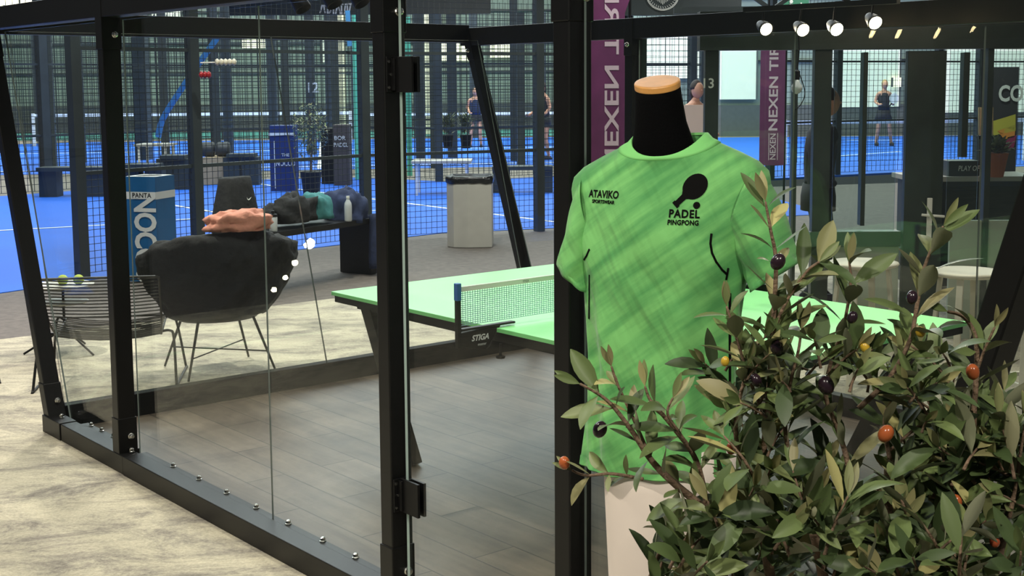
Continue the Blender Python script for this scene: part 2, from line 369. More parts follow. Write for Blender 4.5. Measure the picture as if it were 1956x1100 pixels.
# base rails (outer face and inner ledge with the glass channel)
def rail(name, s0, s1, t0, t1, z0, z1):
    b = MB(); b.cbox(s0, s1, t0, t1, z0, z1); return b.build(name, M_BLACK, cage, bevel=.003)
rail('base_rail', .0, .235, -.012, .075, 0, .088); rail('base_rail', .243, .985, -.008, .072, 0, .085); rail('base_rail', .993, 3.06, -.012, .075, 0, .088)
rail('base_rail', 3.97, 4.86, -.012, .075, 0, .088)
rail('base_rail', .0, 4.86, 3.26, 3.33, 0, .11)
def srail(s0, k, nm='base_rail'):
    b = MB(); b.hexa([C(s0, .07, 0), C(s0+.07, .07, 0), C(s0+.07, 3.28, 0), C(s0, 3.28, 0), C(s0-k*.12, .07, .12), C(s0+.07-k*.12, .07, .12), C(s0+.07-k*.12, 3.28, .12), C(s0-k*.12, 3.28, .12)]); return b.build(nm, mat('satin black rail', (12, 13, 13), .7, spec=.15), cage, bevel=.003)
srail(-.02, .2); srail(4.79, -.2)
b = MB(); b.cbox(.26, .87, .078, .125, 0, .074); b.cbox(.95, 3.05, .078, .125, 0, .074); b.build('glass_channel', M_BLACK, cage, bevel=.002)
for s in (.33, .46, .60, .74, 1.25, 1.5, 1.75, 2.0, 2.25, 2.5, 2.72, 2.9):
    b = MB(); b.lathe(C(s, .112, .074), [(.013, 0), (.013, .003), (.009, .005), (.009, .014), (.005, .017)], 10); b.build('rail_bolt', M_STEEL, cage)
for s, t in ((.13, .04), (.955, .05)):
    b = MB(); b.lathe(C(s, t, .088), [(.013, 0), (.013, .004), (.010, .005), (.010, .016), (.005, .02)], 10); b.build('rail_bolt', M_STEEL, cage)
# top beams
rail('top_beam', -.74, 5.48, -.002, .084, TOP0, TOP1+.03)
rail('top_beam', -.74, 5.48, 3.25, 3.33, TOP0-.04, TOP1+.0)
for s in (-.72, 5.41):
    rail('top_beam', s, s+.07, .08, 3.26, TOP0-.02, TOP1+.02)
# glass panes
def pane(cs, th, name='glass_pane', g=M_GLASS, par=None):
    n_ = (cs[1]-cs[0]).cross(cs[3]-cs[0]).normalized()*th/2
    b = MB(); b.add([c-n_ for c in cs]+[c+n_ for c in cs], [(3, 2, 1, 0), (4, 5, 6, 7)], 0)
    b.add([c-n_ for c in cs]+[c+n_ for c in cs], [(0, 1, 5, 4), (1, 2, 6, 5), (2, 3, 7, 6), (3, 0, 4, 7)], 1)
    return b.build(name, [g, M_GEDGE2 if name == 'door_pane' else M_GEDGE], par or cage)
tg = .092
pane([C(.12, tg, .05), C(.868, tg, .05), C(.868, tg, 2.03), C(-.57, tg, 2.03)], .008)
pane([C(.95, tg, .05), C(2.168, tg, .05), C(2.168, tg, 2.03), C(.95, tg, 2.03)], .006)
pane([C(2.170, tg, .05), C(3.05, tg, .05), C(3.05, tg, 2.03), C(2.170, tg, 2.03)], .006)
door = pane([C(3.145, .045, .03), C(3.905, .045, .03), C(3.905, .045, 2.20), C(3.145, .045, 2.20)], .010, 'door_pane')
pane([C(3.985, .05, .09), C(4.80, .05, .09), C(5.38, .05, 2.03), C(3.985, .05, 2.03)], .008)
for z in (.42, 1.77):
    b = MB(); b.cbox(3.119, 3.127, .005, .055, z-.055, z+.055); b.cbox(3.127, 3.225, .028, .038, z-.055, z+.055); b.cbox(3.150, 3.225, .052, .062, z-.055, z+.055); b.cbox(3.127, 3.145, .02, .06, z-.05, z+.05)
    h_ = b.build('hinge', M_BLACK2, door, bevel=.0015)
    # screws
    for dz, tt in ((-.04, .012), (.04, .012), (0, .020)):
        b = MB(); b.lathe(C(3.1272, tt, z+dz), [(.0045, 0), (.0045, .003)], 10, DS); b.build('hinge_screw', M_STEEL, door)
def ep(t, z, k=.29, s0=.055): return C(s0-k*z, t, z)
for t0, t1 in ((.1, 1.655), (1.66, 3.24)):
    pane([ep(t0, .10), ep(t1, .10), ep(t1, 2.03), ep(t0, 2.03)], .008)
    pane([C(4.83+.3*.1, t0, .1), C(4.83+.3*.1, t1, .1), C(4.83+.3*2.03, t1, 2.03), C(4.83+.3*2.03, t0, 2.03)], .008)
pane([C(.10, 3.30, .11), C(.87, 3.30, .11), C(.87, 3.30, 1.99), C(-.6, 3.30, 1.99)], .008)
for s0, s1 in ((.95, 2.1), (2.105, 3.2), (3.205, 4.0)): pane([C(s0, 3.30, .11), C(s1, 3.30, .11), C(s1, 3.30, 1.99), C(s0, 3.30, 1.99)], .008)
pane([C(4.005, 3.30, .11), C(4.80, 3.30, .11), C(5.38, 3.30, 1.99), C(4.005, 3.30, 1.99)], .008)

# four spot lamps on a bar under the roof beams of the enclosure
bar_o = empty('lamp_bar', (1.47, 6.35, 2.10), 'slim black bar holding four lit spot lamps under the enclosure roof', 'lamp bar')
b = MB(); b.bar((1.76, 6.02, 2.10), (1.18, 6.68, 2.10), .03, .025); b.build('bar', M_BLACK, bar_o)
for q_ in ((1.66, 6.13), (1.28, 6.565)):
    b = MB(); b.tube([(q_[0], q_[1], 2.10), (q_[0], q_[1], 3.4)], .004); b.build('suspension_wire', M_BLACK, bar_o)
lp = [(1.683, 6.12, 2.008), (1.545, 6.28, 1.985), (1.425, 6.46, 1.99), (1.268, 6.58, 2.0)]
names = ['brightest spot lamp, rightmost of the four on the bar', 'lit spot lamp next to the brightest one on the bar', 'lit spot lamp second from the left on the bar', 'lit spot lamp leftmost of the four on the bar']
for i, (x, y, z) in enumerate(lp):
    p = Vector((x, y, z)); t = empty('spot_lamp', p, names[i], 'lamp', 'spot lamps on the bar over the table')
    dirv = (Vector((2.3, 3.5, .6))-p).normalized()
    b = MB(); b.lathe(p-dirv*.07, [(.018, 0), (.026, .02), (.034, .06), (.036, .075)], 16, dirv); b.build('lamp_housing', M_BLACK2, t, smooth=True)
    b = MB(); b.lathe(p+dirv*.0, [(.001, .006), (.022, .008), (.031, .006), (.031, .004)], 16, dirv); b.build('lamp_face', M_BULB, t)
    b = MB(); b.tube([p-dirv*.04, p-dirv*.04+Vector((.01, .0, .09))], .005); b.build('stem', M_BLACK2, t)
    l = bpy.data.lights.new('spot_glow', 'SPOT'); l.energy = (26, 14, 12, 10)[i]; l.color = (1, .9, .72); l.spot_size = R(110); l.spot_blend = .6; l.shadow_soft_size = .03
    lo = bpy.data.objects.new('spot_glow', l); COL.objects.link(lo); lo.location = p+dirv*.03; lo.rotation_euler = dirv.to_track_quat('-Z', 'Y').to_euler()

# the four ceiling spots whose reflections show in the leaning end pane
for i, (s_, t_) in enumerate(((3.556, 4.086), (3.98, 4.135), (4.32, 4.19), (4.60, 4.188))):
    p = C(s_, t_, 2.5); t = empty('overhead_spot', p, ('largest ceiling spot, topmost of the four reflections in the end glass', 'ceiling spot reflected second from the top in the end glass', 'ceiling spot reflected third from the top in the end glass', 'ceiling spot reflected lowest in the end glass')[i], 'ceiling lamp', 'ceiling spots beyond the enclosure')
    dirv = (C(.2, 2.6, .9)-p).normalized(); k_ = (1.5, .8, .7, .7)[i]
    b = MB(); b.lathe(p-dirv*.08, [(.02, 0), (.03, .02), (.040*k_, .07), (.043*k_, .085)], 16, dirv); b.build('lamp_housing', M_BLACK2, t, smooth=True)
    b = MB(); b.lathe(p, [(.001, .008), (.026*k_, .010), (.036*k_, .008), (.036*k_, .005)], 16, dirv); b.build('lamp_face', mat('bright lamp face', (255, 240, 205), .4, emit=160), t)
    b = MB(); b.tube([p-dirv*.05, p-dirv*.05+DZ*1.2], .008); b.build('stem', M_BLACK2, t)

# ------------------------------------------------------------------ ping pong table
TA = Vector((-.865, 6.18, .76)); TL, TW = 2.43, 1.525
tab = empty('ping_pong_table', Vector((TA.x, TA.y, 0))+DS*TL/2+DT*TW/2, 'light green ping pong table with black legs inside the glass enclosure', 'table')
def T(u, v, z=0): return TA+DS*u+DT*v+DZ*z
b = MB(); b.hexa([T(0, 0, -.018), T(TL, 0, -.018), T(TL, TW, -.018), T(0, TW, -.018), T(0, 0), T(TL, 0), T(TL, TW), T(0, TW)]); b.build('table_top', M_TGREEN, tab, bevel=.002)
b = MB(); e = .012
for (u0, u1, v0, v1) in ((e, TL-e, e, e+.02), (e, TL-e, TW-e-.02, TW-e), (e, e+.02, e, TW-e), (TL-e-.02, TL-e, e, TW-e)):
    b.hexa([T(u0, v0, -.05), T(u1, v0, -.05), T(u1, v1, -.05), T(u0, v1, -.05), T(u0, v0, -.018), T(u1, v0, -.018), T(u1, v1, -.018), T(u0, v1, -.018)])
b.build('apron', M_BLACK, tab)
for (u, v, du) in ((.16, .10, 1), (.16, TW-.10, 1), (TL-.16, .10, -1), (TL-.16, TW-.10, -1)):
    b = MB(); top = T(u, v, -.04); bot = T(u+du*.36, v, 0); bot.z = .006
    b.bar(top, bot, .05, .075, DS); b.build('leg', M_BLACK, tab, bevel=.003)
for v in (.10, TW-.10):
    b = MB(); a_ = T(.5, v, 0); c_ = T(TL-.5, v, 0); a_.z = c_.z = .03; 
    b.bar(T(.10, v, -.06), T(TL-.10, v, -.06), .04, .04); b.build('crossbar', M_BLACK, tab)
# net
um = TL*.5+.03
net = empty('table_net', T(um, TW/2, 0), 'blue white table tennis net clamped across the green table', 'net')
M_NETM = mat('pale net cord', (150, 190, 200), .7)
b = MB(); v0, v1 = -.175, TW+.175
for i in range(18): b.bar(T(um, v0, .028+.137*i/17), T(um, v1, .028+.137*i/17), .0022, .0022)
nv = 150
for i in range(nv+1):
    v = v0+(v1-v0)*i/nv; b.bar(T(um, v, .028), T(um, v, .165), .0022, .0022)
b.build('net_mesh', M_NETM, net)
b = MB(); b.bar(T(um, v0, .174), T(um, v1, .174), .008, .020); b.build('net_tape', M_WHITE, net)
lettering('net_print', 'STIGA', .012, T(um+.0045, .16, .174), DT, DZ, M_BLACK2, net)
for v, sg in ((v0-.012, 1), (v1+.012, -1)):
    b = MB(); b.bar(T(um, v, -.06), T(um, v, .195), .018, .022, DS)
    po = b.build('net_post', M_BLACK2, net, bevel=.003)
    b = MB(); b.bar(T(um, v, .13), T(um, v, .20), .021, .025, DS); b.build('post_sleeve', mat('blue sleeve', (52, 104, 170), .5), po, bevel=.003)
    b = MB(); b.hexa([T(um-.012, v, -.055), T(um+.012, v, -.055), T(um+.012, v+sg*.13, -.082), T(um-.012, v+sg*.17, -.082), T(um-.012, v, .0), T(um+.012, v, .0), T(um+.012, v+sg*.21, .008), T(um-.012, v+sg*.21, .008)])
    b.box(T(um, v+sg*.15, .012), .03, .27, .009, DS, DT); b.box(T(um, v+sg*.22, -.045), .03, .03, .012, DS, DT)
    cl = b.build('clamp', M_BLACK2, net, bevel=.004)
    b = MB(); b.lathe(T(um, v+sg*.215, -.13), [(.018, 0), (.02, .008), (.006, .014), (.006, .06)], 12); b.build('clamp_screw', M_BLACK2, cl)
    if sg == 1:
        lettering('clamp_print', 'STIGA', .032, T(um+.0125, v+.10, -.028), DT, DZ, M_LETTER, net, .001, depth=.001, shear=.3)
        lettering('clamp_print', 'master', .016, T(um+.0125, v+.11, -.055), DT, DZ, M_LETTER, net, 0, depth=.001)

# ------------------------------------------------------------------ mannequin and shirt
MX, MY = .368, 3.02
rot = R(25); MF = Vector((-math.sin(rot), -math.cos(rot), 0)); MR = Vector((math.cos(rot), -math.sin(rot), 0))
def ML(x, y, z): return Vector((MX, MY, 0))+MR*x+MF*y+DZ*(z+.05*x)
man = empty('mannequin', (MX, MY, 0), 'black headless mannequin with a round wooden neck cap behind the olive tree', 'mannequin')
b = MB()
neck = [(1.48, .100, .070, -.010, -.01), (1.53, .090, .066, -.014, -.008), (1.57, .080, .064, -.017, -.004), (1.60, .072, .062, -.020, 0), (1.65, .060, .056, -.025, .004), (1.70, .0545, .0525, -.028, .008), (1.735, .052, .052, -.029, .010)]
n = 40
tiltN = Vector((0, 0, 1))
def nring(z, a, bb, cx, cy, N=n): return [ML(cx+a*math.cos(2*math.pi*j/N), cy+bb*math.sin(2*math.pi*j/N), z) for j in range(N)]
rs = [nring(*r) for r in neck]
# last ring follows the tilted cap
cap_c = ML(-.030, .010, 1.729); cap_n = (DZ*1+Vector((-.12, -.27, 0))).normalized()
cx_ = cap_n.cross(MF).normalized(); cx_ = cap_n.orthogonal().normalized(); cy_ = cap_n.cross(cx_)
ax_ = (MR-cap_n*MR.dot(cap_n)).normalized(); ay_ = cap_n.cross(ax_)
rs[-1] = [cap_c+ax_*.052*math.cos(2*math.pi*j/n)-(-ay_)*.052*math.sin(2*math.pi*j/n)*(1 if ay_.dot(MF) > 0 else -1) for j in range(n)]
b.rings(rs); b.build('neck', M_FELT, man, smooth=True)
b = MB(); b.lathe(cap_c, [(.050, 0), (.0525, .001), (.053, .003), (.053, .013), (.0515, .0155), (.048, .016)], 48, cap_n); b.build('neck_cap', M_WOOD, man, bevel=0)
tor = [(1.50, .10, .085), (1.46, .17, .10), (1.35, .17, .105), (1.2, .155, .10), (1.0, .15, .10), (.86, .15, .10)]
b = MB(); b.rings([nring(z, a, d_, 0, 0) for z, a, d_ in tor][::-1]); b.build('torso_form', M_FELT, man, smooth=True)
b = MB(); b.rings([nring(z, a, d_, .0, 0) for z, a, d_ in ((0, .12, .12), (.02, .125, .125), (.5, .142, .12), (.80, .158, .118), (.90, .160, .118))], cap0=True); b.build('stand_cover', M_PLINTH, man, smooth=True)

def make_shirtmat():
    m = mat('green sports jersey', (104, 198, 104), .75, spec=.25); nt, bb = nodes_of(m)
    tc = nt.nodes.new('ShaderNodeTexCoord')
    def dirs(u, su, v, sv):
        cb = nt.nodes.new('ShaderNodeCombineXYZ')
        for k_, (w_, sc_) in enumerate(((u, su), (v, sv))):
            d_ = nt.nodes.new('ShaderNodeVectorMath'); d_.operation = 'DOT_PRODUCT'; d_.inputs[1].default_value = tuple(Vector(w_)*sc_)
            nt.links.new(tc.outputs['Object'], d_.inputs[0]); nt.links.new(d_.outputs['Value'], cb.inputs[k_])
        return cb.outputs[0]
    a1 = MR*math.cos(R(36))+DZ*math.sin(R(36)); a2 = -MR*math.sin(R(36))+DZ*math.cos(R(36))
    n1 = nt.nodes.new('ShaderNodeTexNoise'); n1.inputs['Scale'].default_value = 1; n1.inputs['Detail'].default_value = 4
    nt.links.new(dirs(a1, 3.5, a2, 26), n1.inputs['Vector'])
    r = nt.nodes.new('ShaderNodeValToRGB'); e = r.color_ramp.elements
    e[0].position = .36; e[0].color = lin((84, 156, 88)); e[1].position = .60; e[1].color = lin((126, 198, 114))
    nt.links.new(n1.outputs['Fac'], r.inputs['Fac']); nt.links.new(r.outputs['Color'], bb.inputs['Base Color'])
    wv = nt.nodes.new('ShaderNodeTexNoise'); wv.inputs['Scale'].default_value = 450; nt.links.new(tc.outputs['Object'], wv.inputs['Vector'])
    n3 = nt.nodes.new('ShaderNodeTexNoise'); n3.inputs['Scale'].default_value = 1; n3.inputs['Detail'].default_value = 3
    f1 = MR*math.cos(R(-62))+DZ*math.sin(R(-62)); f2_ = MR*math.sin(R(62))+DZ*math.cos(R(62)); nt.links.new(dirs(f1, 2.2, f2_, 11), n3.inputs['Vector'])
    b1 = nt.nodes.new('ShaderNodeBump'); b1.inputs['Strength'].default_value = .12; b1.inputs['Distance'].default_value = .002
    b2 = nt.nodes.new('ShaderNodeBump'); b2.inputs['Strength'].default_value = .9; b2.inputs['Distance'].default_value = .045
    nt.links.new(wv.outputs['Fac'], b1.inputs['Height']); nt.links.new(n3.outputs['Fac'], b2.inputs['Height']); nt.links.new(b2.outputs['Normal'], b1.inputs['Normal']); nt.links.new(b1.outputs['Normal'], bb.inputs['Normal'])
    bb.inputs['Sheen Weight'].default_value = .15
    return m
M_SHIRT = make_shirtmat()
shirt = empty('t_shirt', (MX, MY, .84), 'light green short sleeved sports t-shirt with racket print on the black mannequin', 't-shirt')
# rows: z, half width, half depth, lateral shift, forward shift, squareness
rowsS = [(.838, .178, .128, -.026, .0), (.90, .176, .127, -.024, 0), (1.0, .172, .125, -.020, 0), (1.1, .173, .124, -.017, 0), (1.2, .180, .125, -.014, 0), (1.28, .190, .127, -.012, 0), (1.35, .205, .126, -.010, .002),
         (1.42, .222, .118, -.008, .002), (1.47, .232, .106, -.006, 0), (1.505, .238, .096, -.006, -.002), (1.53, .232, .087, -.006, -.004), (1.553, .208, .080, -.006, -.005), (1.573, .170, .077, -.006, -.006), (1.592, .128, .076, -.006, -.006), (1.606, .098, .075, -.006, -.006), (1.618, .086, .074, -.006, -.006)]
def interp(rows, z):
    for a_, c_ in zip(rows, rows[1:]):
        if a_[0] <= z <= c_[0]:
            k = (z-a_[0])/(c_[0]-a_[0]); return [x+(y-x)*k for x, y in zip(a_, c_)]
    return list(rows[-1] if z > rows[-1][0] else rows[0])
N = 120
def shirt_ring(z, neckk=0):
    _, a, bb, cx, cy = interp(rowsS, z); out = []
    for j in range(N):
        th = 2*math.pi*j/N; c_, s_ = math.cos(th), math.sin(th); ex = .86
        x = cx+a*math.copysign(abs(c_)**ex, c_); y = cy+bb*math.copysign(abs(s_)**ex, s_)
        k = max(0, min(1, (1.42-z)/.35))
        fold = k*(.0055*math.sin(7*th+6*z+1.2*math.sin(9*z))+.004*math.sin(12*th-11*z)) 
        diag = .004*math.sin(34*(z*.8+.9*x)+2*math.sin(5*z))*max(0, s_)*max(0, min(1, (1.5-z)/.1))
        x *= 1+fold/max(a, .05); y += (fold+diag)*(1 if s_ > 0 else -1)
        # the neckline dips at the front
        zz = z
        if z > 1.5:
            t_ = (z-1.5)/.118; zz = z-(.046*t_**2)*max(0, s_)**1.3
            y += .012*t_*max(0, s_)
        out.append(ML(x, y, zz))
    return out
zs = [.838+i*(1.50-.838)/46 for i in range(47)]+[1.515, 1.53, 1.542, 1.553, 1.564, 1.575, 1.586, 1.597, 1.607, 1.618]
rsS = [shirt_ring(z) for z in zs]
b = MB(); b.rings(rsS, cap0=False, cap1=False); body = b.build('shirt_body', M_SHIRT, shirt, smooth=True)
sm = body.modifiers.new('thick', 'SOLIDIFY'); sm.thickness = .002; sm.offset = -1
bvh = BVHTree.FromPolygons([tuple(v) for v in b.v], b.f)
def on_shirt(p, dirv=None, off=.0016, src=bvh):
    dirv = dirv or MF
    hit = src.ray_cast(Vector(p)+dirv*.4, -dirv, 1.0)
    return hit[0]+dirv*off if hit[0] else Vector(p)
# collar band
top = rsS[-1]
def off_ring(r, d_, dz=0):
    c_ = sum(r, Vector())/len(r); out = []
    for p in r:
        o_ = p-c_; o_.z = 0; out.append(p+o_.normalized()*d_+DZ*dz)
    return out
rc = [off_ring(rsS[-1], -.003, -.003), off_ring(rsS[-1], -.001, .003), off_ring(rsS[-1], .0015, .003), off_ring(rsS[-2], .0022, .0015), [a_.lerp(c_, .5)+DZ*.0015 for a_, c_ in zip(off_ring(rsS[-2], .0025), off_ring(rsS[-3], .0025))], off_ring(rsS[-3], .0018, .001), off_ring(rsS[-3], -.0008, -.0015)]
b = MB(); b.rings(rc, cap0=False, cap1=False); co = b.build('collar', mat('collar green', (134, 212, 124), .75, spec=.2), shirt, smooth=True)
# sleeves
def sleeve(sg):
    rs_ = []; n_ = 48
    k0 = 0 if sg > 0 else -.014
    path = [(0, Vector((.175*sg+k0, -.002, 1.455)), .092, .092, 72), (.25, Vector((.190*sg+k0, 0, 1.430)), .085, .090, 66), (.5, Vector((.207*sg+k0, .002, 1.395)), .077, .086, 56), (.75, Vector((.226*sg+k0, .004, 1.355)), .069, .082, 46), (1, Vector((.243*sg+k0, .006, 1.315)), .063, .079, 36), (1.25, Vector((.250*sg+k0, .007, 1.293)), .061, .078, 32)]
    if sg < 0: path = [(0, Vector((-.185, -.002, 1.455)), .090, .092, 76), (.25, Vector((-.196, 0, 1.430)), .080, .090, 70), (.5, Vector((-.206, .002, 1.395)), .069, .086, 60), (.75, Vector((-.214, .004, 1.355)), .062, .082, 50), (1, Vector((-.222, .006, 1.315)), .057, .079, 44), (1.25, Vector((-.225, .007, 1.29)), .055, .078, 40)]
    for i in range(26):
        t_ = i/25*1.25
        for q0, q1 in zip(path, path[1:]):
            if q0[0] <= t_ <= q1[0]+1e-9:
                k = (t_-q0[0])/(q1[0]-q0[0]); c_ = q0[1].lerp(q1[1], k); r1 = q0[2]+(q1[2]-q0[2])*k; r2 = q0[3]+(q1[3]-q0[3])*k; an = q0[4]+(q1[4]-q0[4])*k; break
        # ring plane turns from upright (armhole) to level-ish (hem)
        ang = R(an)
        u = Vector((math.cos(ang)*sg, 0, math.sin(ang)))   # up the outside of the sleeve
        v = Vector((0, 1, 0)); ring_ = []
        for j in range(n_):
            th = 2*math.pi*j/n_; wv = .0035*math.sin(3*th+5*t_)*t_+.003*math.sin(7*th+9*t_)*t_
            q_ = c_+u*((r1+wv)*math.cos(th))+v*((r2+wv)*math.sin(th)); ring_.append(ML(q_.x, q_.y, q_.z))
        rs_.append(ring_)
    b = MB(); b.rings(rs_, cap0=False, cap1=False); o = b.build('sleeve', M_SHIRT, shirt, smooth=True)
    sm = o.modifiers.new('thick', 'SOLIDIFY'); sm.thickness = .002; sm.offset = 0
    c0 = sum(rs_[-3], Vector())/n_
    b = MB(); b.rings([[c0+(p-c0)*1.012 for p in rs_[-4]], [p+(p-sum(rs_[-1], Vector())/n_)*.022 for p in rs_[-1]]], cap0=False, cap1=False); h2 = b.build('sleeve_hem', M_SHIRT, o, smooth=True)
    s2 = h2.modifiers.new('thick', 'SOLIDIFY'); s2.thickness = .002
sleeve(-1); sleeve(1)
b = MB()
b.rings([[p+(p-Vector((MX, MY, p.z))).normalized()*.0018 for p in shirt_ring(z)] for z in (.840, .85, .862)], cap0=False, cap1=False)
b.build('bottom_hem', M_SHIRT, shirt, smooth=True)
# prints
M_PRINT = mat('black print', (10, 9, 9), .8, spec=.1)
def project_print(name, vs, fs, anchor, ax, ay, src=bvh, dirv=None):
    b = MB(); b.add([on_shirt(anchor+ax*v[0]+ay*v[1], dirv) for v in vs], fs); return b.build(name, M_PRINT, shirt)
def anchor_px(px, py):
    h_ = bvh.ray_cast(Vector((0, 0, EYE)), ray(px, py).normalized(), 10); return h_[0]
def pt(txt, px, py, size, bold=0, sx=1, spacing=1, name='print'):
    vs, fs = text_geo(txt, size, bold, spacing); project_print(name, [(v.x*sx, v.y) for v in vs], fs, anchor_px(px, py), MR, DZ)
pt('ATAVIKO', 1153, 371.5, .0235, .0007, .80, name='shirt_lettering')
pt('SPORTSWEAR', 1152, 385.5, .0105, .0005, .92, name='shirt_lettering')
pt('PADEL', 1307, 409, .0245, .0008, .90, 1.12, name='shirt_lettering')
pt('PINGPONG', 1305, 425.5, .0150, .0006, .86, 1.08, name='shirt_lettering')
# paddle and ball: grid fans so they follow the cloth
def disc(cx, cy, r, ky=1, rotd=0, nr=4, na=28):
    vs = [(cx, cy)]; fs = []
    for i in range(1, nr+1):
        for j in range(na):
            a_ = 2*math.pi*j/na; x = r*i/nr*math.cos(a_); y = r*ky*i/nr*math.sin(a_)
            vs.append((cx+x*math.cos(rotd)-y*math.sin(rotd), cy+x*math.sin(rotd)+y*math.cos(rotd)))
    for j in range(na): fs.append((0, 1+j, 1+(j+1) % na))
    for i in range(nr-1):
        for j in range(na): k = (j+1) % na; fs.append((1+i*na+j, 1+(i+1)*na+j, 1+(i+1)*na+k, 1+i*na+k))
    return vs, fs
ap = anchor_px(1328, 356)
vs, fs = disc(0, 0, .030, .86, R(48)); 
project_print('racket_print', vs, fs, ap, MR, DZ)
hd = Vector((-.70, -.71)); pn = Vector((.71, -.70)); hv = []
for k, wd in ((.010, .024), (.022, .016), (.032, .007), (.052, .0065), (.052, .0085), (.060, .0085)):
    c_ = hd*k; hv += [tuple(c_-pn*wd), tuple(c_+pn*wd)]
project_print('racket_print', hv, [(2*i, 2*i+1, 2*i+3, 2*i+2) for i in range(5)], ap+DZ*0, MR, DZ)
vs, fs = disc(0, 0, .0078, 1, 0, 2, 18); project_print('ball_print', vs, fs, anchor_px(1331, 392), MR, DZ)
# black piping: curved line below the chest and side seams
def piping(pxs, wd=.0035):
    P_ = [anchor_px(*p) for p in pxs]; P_ = [p for p in P_ if p]
    b = MB(); b.tube([p+ (Vector((0, 0, EYE))-p).normalized()*.001 for p in P_], wd, 6); b.build('piping', M_PRINT, shirt, smooth=True)
piping([(1359, 446), (1357, 465), (1360, 483), (1368, 500), (1379, 515), (1389, 524)], .0026)
piping([(1391, 512), (1389, 524), (1387, 534)], .0026)
piping([(1126, 476), (1121, 488), (1116, 496)], .0026)
piping([(1394, y) for y in range(560, 815, 12)], .0032); piping([(1126-(y-520)*.01, y) for y in range(525, 620, 12)], .002)

# ------------------------------------------------------------------ olive tree
def make_leafmat():
    m = mat('olive leaf', (96, 112, 70), .5, spec=.45); nt, bb = nodes_of(m)
    at_ = nt.nodes.new('ShaderNodeAttribute'); at_.attribute_name = 'tint'
    r = nt.nodes.new('ShaderNodeValToRGB'); e = r.color_ramp.elements
    e[0].position = 0; e[0].color = lin((46, 60, 34)); e[1].position = 1; e[1].color = lin((176, 170, 112))
    x = e.new(.35); x.color = lin((72, 90, 52)); x = e.new(.7); x.color = lin((106, 122, 72)); x = e.new(.88); x.color = lin((138, 132, 92))
    nt.links.new(at_.outputs['Fac'], r.inputs['Fac'])
    g = nt.nodes.new('ShaderNodeNewGeometry'); mx = nt.nodes.new('ShaderNodeMixRGB'); mx.inputs[2].default_value = lin((150, 150, 124))
    ml = nt.nodes.new('ShaderNodeMath'); ml.operation = 'MULTIPLY'; ml.inputs[1].default_value = .7
    nt.links.new(g.outputs['Backfacing'], ml.inputs[0]); nt.links.new(ml.outputs[0], mx.inputs[0]); nt.links.new(r.outputs['Color'], mx.inputs[1]); nt.links.new(mx.outputs[0], bb.inputs['Base Color'])
    return m
M_LEAF = make_leafmat()
class Foliage:
    def __init__(s): s.v = []; s.f = []; s.t = []
    def leaf(s, p, d, up, L, W, bend, tint, fold=.25):
        d = d.normalized(); side = d.cross(up)
        side = side.normalized() if side.length > 1e-4 else d.orthogonal().normalized()
        nr = side.cross(d).normalized(); prof = [(0, .06), (.08, .22), (.22, .62), (.42, .98), (.6, 1.0), (.78, .74), (.9, .42), (1, .05)]
        base = len(s.v); ang = bend
        for i, (t_, w_) in enumerate(prof):
            q = p+d*(L*(math.sin(ang*t_)/ang if abs(ang) > .01 else t_))-nr*(L*((1-math.cos(ang*t_))/ang if abs(ang) > .01 else 0))
            nn = nr*math.cos(ang*t_)+d*math.sin(ang*t_)
            hw = W/2*w_
            s.v += [q-side*hw+nn*(hw*fold), q-side*hw*.5+nn*(hw*fold*.35), q, q+side*hw*.5+nn*(hw*fold*.35), q+side*hw+nn*(hw*fold)]
        for i in range(len(prof)-1):
            for j in range(4):
                a_ = base+i*5+j; s.f.append((a_, a_+1, a_+6, a_+5))
        s.t += [tint]*(len(prof)*5)
    def build(s, name, m, parent):
        o0 = wloc(parent); me = bpy.data.meshes.new(name); me.from_pydata([tuple(v-o0) for v in s.v], [], s.f); me.materials.append(m)
        at_ = me.attributes.new('tint', 'FLOAT', 'POINT'); at_.data.foreach_set('value', s.t)
        for p in me.polygons: p.use_smooth = True
        o = bpy.data.objects.new(name, me); COL.objects.link(o); o.parent = parent; return o
tree = empty('olive_tree', (.52, 2.0, 0), 'large olive tree with black and orange olives in front of the green shirt', 'olive tree')
fo = Foliage(); br = MB(); rnd = random.Random(11)
def smoothpath(P, n=6):
    out = []
    for i in range(len(P)-1):
        p0 = P[max(i-1, 0)]; p1 = P[i]; p2 = P[i+1]; p3 = P[min(i+2, len(P)-1)]
        for k in range(n):
            t = k/n; out.append(.5*((2*p1)+(p2-p0)*t+(2*p0-5*p1+4*p2-p3)*t*t+(3*p1-p0-3*p2+p3)*t**3))
    out.append(P[-1]); return out
